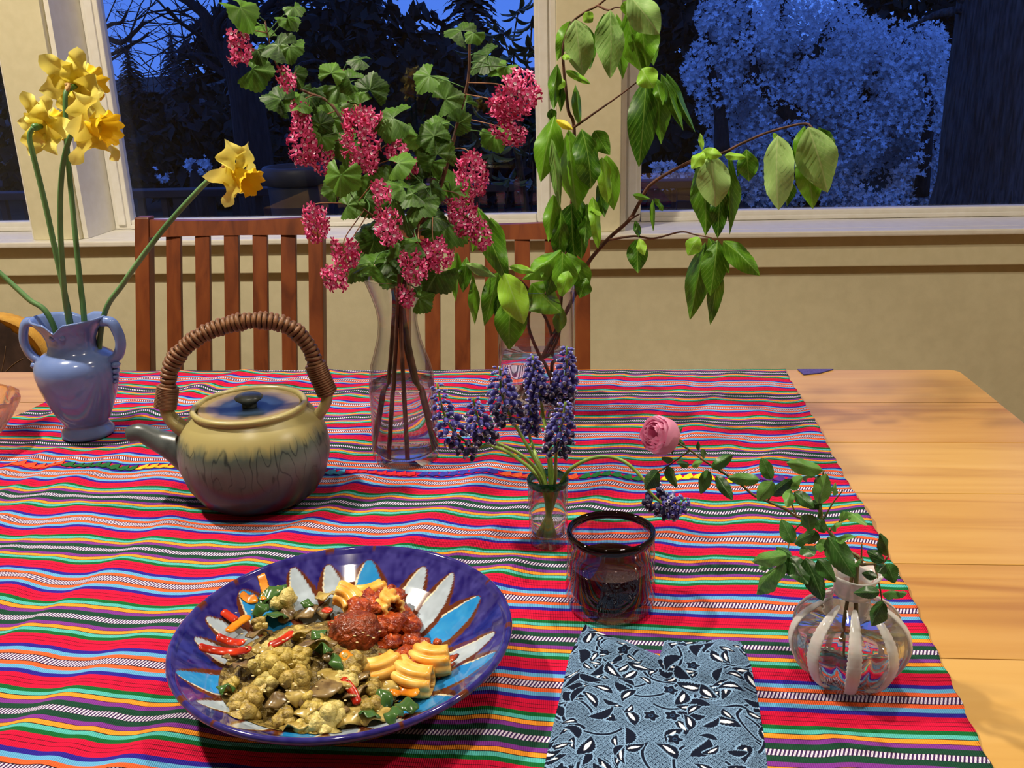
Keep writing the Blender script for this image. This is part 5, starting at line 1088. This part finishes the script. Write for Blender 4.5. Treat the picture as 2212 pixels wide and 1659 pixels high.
# ------------------------------------------------------------------ batik napkin
rng = np.random.RandomState(4)
topc = [(1264, 1352), (1300, 1372), (1345, 1385), (1382, 1402), (1425, 1420), (1436, 1386), (1500, 1390), (1560, 1384), (1600, 1390)]
def poly(pts, t):
    P = [np.array(onz(x, y)[:2]) for x, y in pts]; d = np.r_[0, np.cumsum([np.linalg.norm(b_-a) for a, b_ in zip(P, P[1:])])]; d /= d[-1]
    P = np.array(P); return np.c_[np.interp(t, d, P[:, 0]), np.interp(t, d, P[:, 1])]
lef = [(1264, 1352), (1230, 1420), (1212, 1500), (1190, 1590), (1168, 1700), (1160, 1760)]; rig = [(1600, 1390), (1622, 1440), (1636, 1510), (1648, 1580), (1660, 1680), (1668, 1760)]
NU, NVV = 520, 460
u = np.linspace(0, 1, NU); v = np.linspace(0, 1, NVV)
Tp = poly(topc, u); Lp = poly(lef, v); Rp = poly(rig, v); Bp = np.outer(1-u, Lp[-1])+np.outer(u, Rp[-1])
Uu, Vv = np.meshgrid(u, v)
XY = ((1-Vv)[..., None]*Tp[None]+Vv[..., None]*Bp[None]+(1-Uu)[..., None]*Lp[:, None]+Uu[..., None]*Rp[:, None]
      -((1-Uu)*(1-Vv))[..., None]*Tp[0]-(Uu*(1-Vv))[..., None]*Tp[-1]-((1-Uu)*Vv)[..., None]*Lp[-1]-(Uu*Vv)[..., None]*Rp[-1])
X, Y = XY[..., 0], XY[..., 1]
ed = np.minimum(np.minimum(Uu, 1-Uu)*9, np.minimum(Vv, 1-Vv)*10); ed = np.clip(ed, 0, 1); ed = ed*ed*(3-2*ed)
fl = .0035*np.exp(-((X-.040)/.012)**2-((Y-.70)/.03)**2)+.004*vnoise(X*22+Y*9, Y*16-X*6, 31)+.0020*vnoise(X*55, Y*40, 32)-.004*np.exp(-(((X-.035)*.8+(Y-.685))/.010)**2)
Z = CLZ+.0009+ed*(.0035+fl)
# print: fish-scale ground with dark vines, white-eyed leaves and small flowers (metres, unfolded cloth)
px = X-.06+.004*vnoise(X*30, Y*30, 41); py = Y+.004*vnoise(X*30+7, Y*30, 42)
DK, MID, LT, WH = [np.array(srgb(*c)[:3]) for c in ((12, 20, 40), (46, 74, 110), (126, 162, 200), (226, 234, 246))]
sc = .0052; flow = 2.2*vnoise(X*18, Y*18, 43); ca, sa = np.cos(flow), np.sin(flow)
gx_ = px; gy_ = py
rowi = np.floor(gy_/(sc*.5)); best = np.zeros(X.shape+(3,)); done = np.zeros(X.shape, bool)
best[:] = MID
for dr in (1, 0, -1):
    rr_ = rowi+dr; cxx = (np.floor(gx_/sc-.5*(rr_ % 2))+.5+.5*(rr_ % 2))*sc; cyy = rr_*sc*.5; d = np.hypot(gx_-cxx, gy_-cyy)/(sc*.56)
    hit = (d < 1) & ~done; ring = (d*3.0) % 1
    best = np.where((hit & (ring < .5))[..., None], LT, best); best = np.where((hit & (ring >= .5))[..., None], MID*.28+DK*.3, best); done |= hit
c = best*(.80+.35*vnoise(X*60, Y*60, 44))[..., None]
# vines
for k in range(42):
    x0, y0 = rng.uniform(-.10, .10), rng.uniform(.52, .74); a = rng.uniform(0, 6.28); R0 = rng.uniform(.014, .03)
    d = np.hypot(px-x0, py-y0); an = (np.arctan2(py-y0, px-x0)-a) % (2*PI); on = an < rng.uniform(1.4, 2.8)
    c = np.where((on & (np.abs(d-R0) < .0020))[..., None], LT, c); c = np.where((on & (np.abs(d-R0) < .0011))[..., None], DK, c)
# leaves
for k in range(215):
    x0, y0 = rng.uniform(-.105, .105), rng.uniform(.53, .75); a = rng.uniform(0, 6.28); L_ = rng.uniform(.0065, .0125); w_ = L_*rng.uniform(.30, .42)
    lx = (px-x0)*math.cos(a)+(py-y0)*math.sin(a); ly = -(px-x0)*math.sin(a)+(py-y0)*math.cos(a)-.35*lx*lx/L_
    t = np.clip((lx/L_+1)/2, 0, 1); hw = w_*np.sin(PI*t**.8)**.9; ins = (np.abs(lx) < L_)
    sca = 1+.22*np.abs(np.sin(lx/L_*14))
    c = np.where((ins & (np.abs(ly) < hw*sca*1.15+.0006))[..., None], LT, c); c = np.where((ins & (np.abs(ly) < hw*sca))[..., None], DK, c)
    if rng.rand() < .75:
        c = np.where((ins & (np.abs(lx) < L_*.55) & (ly > -hw*.15) & (ly < hw*.60*(1-(lx/L_/.55)**2)))[..., None], WH, c)
for k in range(14):
    x0, y0 = rng.uniform(-.10, .10), rng.uniform(.48, .74); d = np.hypot(px-x0, py-y0); an = np.arctan2(py-y0, px-x0); rr_ = .0050*(1+.22*np.cos(5*an))
    c = np.where((d < rr_+.0011)[..., None], LT, c); c = np.where((d < rr_)[..., None], DK, c); c = np.where(((d > .0012) & (d < .0018))[..., None], MID, c)
me = bpy.data.meshes.new('napkin'); nv_ = NU*NVV
me.vertices.add(nv_); o0 = np.array([.06, .62, CLZ]); me.vertices.foreach_set('co', (np.stack([X, Y, Z], -1).reshape(-1, 3)-o0).astype(np.float32).ravel())
ii = (np.arange(NVV-1)[:, None]*NU+np.arange(NU-1)[None]).ravel(); quads = np.stack([ii+NU, ii+NU+1, ii+1, ii], 1).astype(np.int32)
me.loops.add(quads.size); me.loops.foreach_set('vertex_index', quads.ravel()); me.polygons.add(len(quads)); me.polygons.foreach_set('loop_start', np.arange(len(quads), dtype=np.int32)*4)
me.polygons.foreach_set('use_smooth', np.ones(len(quads), bool)); me.update(calc_edges=True)
at = me.color_attributes.new('Paint', 'FLOAT_COLOR', 'POINT'); at.data.foreach_set('color', np.c_[c.reshape(-1, 3), np.ones(nv_)].astype(np.float32).ravel())
me.materials.append(attrmat('batik_cotton', .85, .0003, spec=.15))
NK = bpy.data.objects.new('napkin', me); COL.objects.link(NK); NK.location = o0
tag(NK, 'crumpled blue batik napkin printed with scales, vines and leaves', 'napkin')

# ------------------------------------------------------------------ the garden at dusk, beyond the glass
random.seed(77); rng = np.random.RandomState(77)
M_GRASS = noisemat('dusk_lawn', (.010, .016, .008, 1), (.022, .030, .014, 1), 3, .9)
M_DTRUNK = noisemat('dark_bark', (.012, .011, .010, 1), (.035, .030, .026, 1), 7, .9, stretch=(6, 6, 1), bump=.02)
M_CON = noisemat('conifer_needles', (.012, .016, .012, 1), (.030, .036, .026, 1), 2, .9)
M_CON2 = noisemat('hazy_far_needles', (.05, .055, .055, 1), (.10, .105, .10, 1), 2, .9)  # paler needle colour stands in for haze over distance
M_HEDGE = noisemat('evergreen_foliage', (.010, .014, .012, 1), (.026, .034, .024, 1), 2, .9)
M_BLOS = noisemat('white_blossom', (.72, .72, .72, 1), (.95, .94, .94, 1), 1.5, .8)
M_RHO = leafmat('rhododendron_leaf', (.018, .040, .018, 1), (.05, .09, .04, 1), (.07, .11, .06, 1), .45, .1)
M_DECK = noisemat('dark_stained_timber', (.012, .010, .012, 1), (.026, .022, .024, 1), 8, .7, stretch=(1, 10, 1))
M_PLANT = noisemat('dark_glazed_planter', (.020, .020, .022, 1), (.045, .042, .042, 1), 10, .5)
GZ = -.45
V, F = [], []; n = 40
for i in range(n+1):
    for j in range(n+1):
        x = -26+52*i/n; y = 2.66+42*(j/n)**1.6; V.append((x, y, GZ-.0+.06*max(0, y-12)+.25*float(vnoise(x*.4, y*.4, 3))*min(1, (y-2.6)/4)))
F = [(i*(n+1)+j, (i+1)*(n+1)+j, (i+1)*(n+1)+j+1, i*(n+1)+j+1) for i in range(n) for j in range(n)]
struct(mk('ground', V, F, M_GRASS))
def gz(x, y): return GZ+.06*max(0, y-12)
# deck, railing, planter just outside
struct(mk('deck', *bbox(-3.6, 3.4, 2.66, 5.0, -.16, -.10, .004), M_DECK, smooth=False))
RL = thing('deck_railing', 'dark timber deck railing outside the windows', 'railing', (-.1, 4.9, -.10))
zt_ = ony(700, 402, 4.9).z
RX1 = ony(1505, 400, 4.9).x
mk('top_rail', *bbox(-3.5, RX1, 4.84, 4.96, zt_-.04, zt_, .006), M_DECK, RL, smooth=False)
POSTS = (-3.4, -2.2, -1.0, .2, RX1-.1)
for x in POSTS: mk('post', *bbox(x, x+.09, 4.86, 4.94, -.0995, zt_-.0405, .004), M_DECK, RL, smooth=False)
for x in np.arange(-3.30, RX1-.12, .13):
    if min(abs(x-q-.045) for q in POSTS) > .07: mk('baluster', *box(x-.016, x+.016, 4.885, 4.915, .035, zt_-.0405), M_DECK, RL, smooth=False)
mk('bottom_rail', *bbox(-3.5, RX1, 4.87, 4.93, 0, .034, .004), M_DECK, RL, smooth=False)
pc = ony(645, 358, 3.9)
PT = thing('planter', 'tall dark tapered planter standing on the deck outside', 'planter', (pc.x, 3.9, -.10))
hh = pc.z+.10
mk('pot', *lathe([(0, .01), (.09, 0), (.10, .01), (.135, hh-.08), (.135, hh-.075), (.12, hh-.075), (.10, hh*.5), (0, hh*.5)], 40, (pc.x, 3.9, -.10)), M_PLANT, PT)
mk('rim_band', *lathe([(.136, hh-.075), (.155, hh-.07), (.155, hh-.012), (.148, hh), (.135, hh), (.130, hh-.075), (.136, hh-.075)], 40, (pc.x, 3.9, -.10)), M_PLANT, PT)
mk('soil', *lathe([(0, hh-.10), (.118, hh-.105), (.118, hh-.115), (0, hh-.115)], 24, (pc.x, 3.9, -.10)), M_DTRUNK, PT)

def bare_tree(label, base, limbs, seed, depth=4, name='bare_tree', spread=.75):
    """limbs: list of (points, radius) main limbs; twigs grow recursively"""
    random.seed(seed); T = thing(name, label, 'tree', base, None); twigs = []
    def grow(p, d, L_, r, k):
        pts = [p]; q = p; dd = d
        for _ in range(3):
            dd = (dd+rv(.38)).normalized(); q = q+dd*L_/3; pts.append(q)
        twigs.append(tube(pts, taper(r, r*.6, 4), 4, cap=False))
        if k > 0:
            for _ in range(random.choice((1, 2, 2))): grow(pts[random.choice((2, 3))], (dd+rv(spread)+V3((0, 0, .12))).normalized(), L_*U(.55, .8), r*.55, k-1)
    for i, (pts, r) in enumerate(limbs):
        sp = spl(pts, 6); mk('trunk' if i == 0 else 'limb', *tube(sp, taper(r, r*.45, len(sp)), 10), M_DTRUNK, T)
        st = 8 if i == 0 else 3
        for j in range(st, len(sp), 4 if i == 0 else 3):
            d = (sp[j]-sp[j-1]).normalized(); grow(sp[j], (d+rv(1.0)).normalized(), U(.45, .9)*(1 if i else 1.2)*base[1]/10, max(.007, r*(.22 if name == 'bare_oak' else .22)), depth if j % 2 else depth-1)
    mk('twigs', *join(*twigs), M_DTRUNK, T)['kind'] = 'stuff'
    return T
Yo = 9.0; o_ = lambda x, y, Y=Yo: ony(x, y, Y)
b0 = o_(545, 330); base = V3((b0.x, Yo, gz(b0.x, Yo)))
bare_tree('leafless crooked oak, dark against the dusk sky', base, [([base, o_(548, 330), o_(530, 200), o_(512, 120), o_(520, 40), o_(515, -60)], .20), ([o_(512, 150), o_(478, 110), o_(450, 70), o_(440, 30), o_(405, 0), o_(385, -40)], .075), ([o_(470, 100), o_(470, 50), o_(500, 20), o_(530, 5)], .045), ([o_(520, 60), o_(560, 30), o_(600, -10)], .06), ([o_(500, 170), o_(455, 140), o_(425, 120), o_(405, 118)], .035)], 5, 3, 'bare_oak')
Yb = 19.0; b0 = ony(150, 400, Yb); base = V3((b0.x, Yb, gz(b0.x, Yb)))
bare_tree('leafless tree with twisting boughs beside the window frame', base, [([base, ony(150, 330, Yb), ony(165, 200, Yb), ony(190, 120, Yb), ony(180, 20, Yb)], .18), ([ony(180, 120, Yb), ony(225, 85, Yb), ony(262, 92, Yb), ony(290, 70, Yb), ony(312, 48, Yb)], .07), ([ony(190, 90, Yb), ony(235, 55, Yb), ony(262, 48, Yb), ony(275, 25, Yb)], .05), ([ony(180, 140, Yb), ony(240, 118, Yb), ony(300, 88, Yb), ony(322, 70, Yb)], .045)], 8, 3)
def conifer(label, x, ytop, Y, wpx, seed, m=None):
    top = ony(x, ytop, Y); g = gz(top.x, Y); H = top.z-g; k = pxm(top); R = wpx/2/k; T = thing('conifer', label, 'tree', (top.x, Y, g), 'conifers in the garden'); random.seed(seed)
    mk('trunk', *tube([V3((top.x, Y, g)), V3((top.x, Y, g+H*.5)), V3((top.x, Y, top.z))], [R*.12, R*.07, .01], 8), M_DTRUNK, T)
    V, F = [], []; N_ = int(90+H*26)
    for i in range(N_):
        t = (i/N_)**.8; z = g+H*(.06+.94*t); r = R*(1-t)**.85*U(.75, 1.1)+.03; a = i*2.39996+U(-.3, .3); d = V3((math.cos(a), math.sin(a), 0)); s = V3((-math.sin(a), math.cos(a), 0))
        m_ = 6; c = V3((top.x, Y, z))
        for q in range(m_):
            f0, f1 = q/m_, (q+1)/m_; w_ = r*.30*(1-f0*.75)+.02
            p0 = c+d*r*f0+V3((0, 0, -r*.42*f0*f0+.05*r*f0)); p1 = c+d*r*(f1+.06)+V3((0, 0, -r*.42*f1*f1+.05*r*f1-U(.02, .10)*r)); jz = V3((0, 0, U(-.12, .02)*r))
            for sg in (-1, 1):
                b_ = len(V); V += [tuple(p0), tuple(p0+s*sg*w_+jz+d*w_*.3), tuple(p1)]; F.append((b_, b_+1, b_+2))
    mk('foliage', V, F, m or M_CON, T, smooth=False)['kind'] = 'stuff'
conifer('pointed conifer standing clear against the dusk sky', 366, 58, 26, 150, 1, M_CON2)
conifer('dark conifer below the boughs of the twisting leafless tree', 272, 92, 22, 150, 2)
conifer('broad dark conifer rising behind the currant flowers', 740, -260, 17, 420, 3)
conifer('tall conifer whose boughs cross the sky beside the window casing', 1010, -150, 19, 330, 4)
conifer('dark conifer behind the blossom tree, high in the sky gap', 1690, -120, 24, 190, 5)
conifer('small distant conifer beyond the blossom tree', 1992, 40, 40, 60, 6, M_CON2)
conifer('dark conifer close to the window casing with the blossom tree', 1440, -260, 17, 300, 7)
conifer('dark conifer far off beneath the crooked oak', 450, 235, 30, 150, 8)
conifer('dark broad conifer outside the narrow window', 40, -160, 23.5, 300, 9)
conifer('dark conifer between bark trunk and blossom tree', 2040, 60, 20, 120, 10)
conifer('middle conifer deep in the garden behind the carafe', 880, 60, 30, 240, 11)
conifer('dark conifer with wide skirts behind the crooked oak trunk', 620, -60, 24, 260, 12)
# evergreen hedge masses
def foliage_mass(name, label, c, rx, ry, rz, n, size, m, seed, lay=None, cat='shrub'):
    r = np.random.RandomState(seed); T = thing(name, label, cat, (c[0], c[1], gz(c[0], c[1])))
    d = r.normal(size=(n, 3)); d /= np.linalg.norm(d, axis=1)[:, None]; rad = r.uniform(.55, 1, n)**.5; lum = 1+.35*(vnoise(d[:, 0]*2.2+seed, d[:, 2]*2.2+d[:, 1], seed)-.5)
    P = np.array(c)+d*rad[:, None]*lum[:, None]*np.array([rx, ry, rz]); P[:, 2] = np.maximum(P[:, 2], gz(c[0], c[1])+.02)
    a = r.normal(size=(n, 3)); a /= np.linalg.norm(a, axis=1)[:, None]; b_ = np.cross(a, r.normal(size=(n, 3))); b_ /= np.linalg.norm(b_, axis=1)[:, None]; s = size*r.uniform(.6, 1.3, n)[:, None]
    V = np.stack([P-a*s, P+b_*s*.5, P+a*s, P-b_*s*.5], 1).reshape(-1, 3); F = np.arange(4*n).reshape(-1, 4)
    mk('foliage', V.tolist(), F.tolist(), m, T, smooth=False)['kind'] = 'stuff'
    mk('trunk', *tube([V3((c[0], c[1], gz(c[0], c[1]))), V3((c[0], c[1], c[2]))], [.10, .05], 8), M_DTRUNK, T); return T
for i, (x, y, Y, rx, rz, lb) in enumerate(((330, 330, 15.8, 1.9, .95, 'dark rounded evergreen shrub below the pointed conifer'), (450, 350, 12, 1.2, .62, 'low evergreen shrub in front of the crooked oak'), (640, 250, 14.5, 1.9, 1.9, 'dense dark evergreen shrub behind the planter'), (830, 300, 13.2, 2.0, 1.7, 'wide dark evergreen shrub behind the currant leaves'), (1000, 330, 12, 1.5, 1.3, 'dark evergreen shrub behind the brown currant stem'), (30, 260, 13.6, 1.4, 1.8, 'dark evergreen shrub outside the narrow window'), (1460, 230, 11.2, 1.0, 1.5, 'dark evergreen shrub between casing and blossom tree'), (1800, 330, 13, 2.6, 1.4, 'dark evergreen shrub deep behind the blossom tree'), (1950, 160, 15.2, 1.2, 1.6, 'dark evergreen shrub beside the great bark trunk'))):
    c_ = ony(x, y, Y); foliage_mass('evergreen_shrub', lb, (c_.x, Y, c_.z), rx, .5, rz, 2600, .13, M_HEDGE, 40+i)
# rhododendron close to the glass, leaf whorls
random.seed(15)
ME_RH = leafmesh('leaf', M_RHO, .7, .55, -.12, .2, 0, 8, 2)
c_ = ony(1110, 230, 3.6); RH = thing('rhododendron', 'rhododendron with leaf whorls just outside the middle window', 'shrub', (c_.x, 3.6, -.10))
mk('trunk', *tube(spl([V3((c_.x, 3.6, -.10)), V3((c_.x+.05, 3.62, .5)), V3((c_.x-.02, 3.6, 1.2))], 5), taper(.03, .01, 11), 8), M_DTRUNK, RH)
for px, py in ((1120, 20), (1150, 45), (1085, 70), (1145, 100), (1110, 115), (1150, 150), (1070, 150), (1120, 185), (1155, 215), (1090, 240), (1140, 270), (1060, 260), (1110, 310), (1150, 330), (1065, 330), (1100, 385), (1150, 400), (1030, 110), (1050, 200), (1030, 300)):
    Y = 3.6+U(-.25, .25); P = ony(px, py, Y); up_ = (V3((0, 0, 1))+rv(.4)).normalized(); k0 = U(0, 6)
    mk('twig', *tube([P, P+V3((U(-.03, .03), .05, -.12))], .003, 5), M_DTRUNK, RH)
    for k in range(8):
        a = 2*PI*k/8+k0; o1 = up_.orthogonal().normalized(); d = (o1*math.cos(a)+up_.cross(o1)*math.sin(a)+up_*U(-.35, .45)).normalized(); inst('leaf', ME_RH, basis(P, d, up_, .024, .085, .085), RH)
# blossom trees
M_BLO2 = M_BLOS
def blossom_tree(label, lobes, Y, base_x, n, size, seed, limbs):
    r = np.random.RandomState(seed); random.seed(seed); b0 = ony(base_x, 420, Y); T = thing('blossom_tree', label, 'tree', (b0.x, Y, gz(b0.x, Y))); B = V3((b0.x, Y, gz(b0.x, Y)))
    for i, l in enumerate(limbs):
        pts = ([B] if i == 0 else [])+[ony(x, y, Y+dy) for x, y, dy in l]; sp = spl(pts, 6); mk('trunk' if i == 0 else 'limb', *tube(sp, taper(.14 if i == 0 else .07, .02, len(sp)), 8), M_DTRUNK, T)
    Ps = []; tot = sum(w_*h_ for _, _, w_, h_ in lobes)
    for x, y, w_, h_ in lobes:
        c = ony(x, y, Y); k = pxm(c); m = int(n*w_*h_/tot); d = r.normal(size=(m, 3)); d /= np.linalg.norm(d, axis=1)[:, None]; rad = r.uniform(.0, 1, m)**.4
        q = d*rad[:, None]*np.array([w_/2/k, .5*(w_+h_)/2/k*.9, h_/2/k]); keep = vnoise(q[:, 0]*6.5+x, q[:, 2]*6.5+q[:, 1]*4+y, seed) > .43; Ps.append(np.array(c)+q[keep])
    P = np.concatenate(Ps); m = len(P); V, F = [], []
    V = np.empty((m, 11, 3)); nz_ = r.normal(size=(m, 3))+np.array([0, -.6, .6]); nz_ /= np.linalg.norm(nz_, axis=1)[:, None]; t1 = np.cross(nz_, r.normal(size=(m, 3))); t1 /= np.linalg.norm(t1, axis=1)[:, None]; t2 = np.cross(nz_, t1); s = (size*r.uniform(.7, 1.25, m))[:, None]
    V[:, 0] = P
    for k in range(5):
        a = 2*PI*k/5
        for e_, (da, rr_, up_) in enumerate(((0, 1.0, .35), (.62, .55, .12))): V[:, 1+2*k+e_] = P+s*rr_*(t1*math.cos(a+da)+t2*math.sin(a+da))+nz_*s*up_
    base_i = np.arange(m)*11; F = np.concatenate([np.stack([base_i, base_i+1+2*k+((9 if k == 0 else -1)), base_i+1+2*k, base_i+2+2*k], 1) for k in range(5)])
    mk('blossom', V.reshape(-1, 3).tolist(), F.tolist(), M_BLOS, T, smooth=False)['kind'] = 'stuff'
blossom_tree('large white blossom tree glowing blue in the dusk', [(1640, 60, 260, 220), (1780, 120, 280, 240), (1600, 190, 240, 200), (1740, 250, 320, 240), (1900, 180, 260, 260), (1980, 120, 140, 160), (1860, 330, 330, 240), (1990, 270, 180, 260), (1620, 330, 240, 160), (2000, 390, 160, 140), (1720, 400, 260, 120), (1540, 150, 140, 140), (1880, 430, 260, 100), (1560, 30, 120, 120)], 8.5, 1760, 42000, .025, 3,
             [[(1740, 380, 0), (1720, 250, 0), (1700, 100, .1), (1690, 0, .1)], [(1560, 330, -.3), (1555, 240, -.2), (1535, 150, -.1), (1525, 70, 0)], [(1740, 330, 0), (1840, 260, .1), (1900, 150, 0), (1980, 60, 0)], [(1720, 260, -.2), (1640, 180, -.2), (1620, 80, 0)], [(1990, 420, -.2), (2000, 320, -.3), (2010, 240, -.2), (1995, 160, -.2)]])
blossom_tree('low white-flowered bush by the window casing', [(1440, 380, 160, 60), (1410, 395, 90, 50)], 7.0, 1440, 900, .024, 9, [[(1440, 390, 0), (1445, 370, 0)]])
blossom_tree('small pale flowering shrub far off beyond the leaning daffodil', [(428, 360, 56, 60), (352, 368, 36, 50)], 9.0, 420, 500, .03, 12, [[(428, 380, 0), (428, 350, 0)]])
# great bark trunk by the right window
M_BARK2 = noisemat('grey_furrowed_bark', (.035, .034, .030, 1), (.12, .115, .10, 1), 9, .9, stretch=(7, 7, .8), bump=.02)
tx = ony(2165, 250, 6.0)
BT = thing('bark_trunk', 'massive rough-barked tree trunk beyond the white blossom tree', 'tree', (tx.x, 6.0, GZ))
mk('trunk', *lathe([(.46, 0), (.38, .5)]+[(.30, z) for z in np.arange(1.0, 7.1, .25)], 72, (tx.x, 6.0, GZ), lambda a, r, z, k: (r*(1+.07*abs(math.sin(a*11+z*.8))+.03*math.sin(a*23+z*3)), 0)), M_BARK2, BT)
random.seed(2)
for (x, y), (x2, y2) in (((2110, 60), (2040, 20)), ((2105, 20), (2000, -20)), ((2060, 25), (1960, 60))):
    mk('branch', *tube(spl([ony(x, y, 6.0), ony((x+x2)/2+8, (y+y2)/2-10, 6.0), ony(x2, y2, 6.0)], 5), taper(.03, .008, 11), 6), M_BARK2, BT)
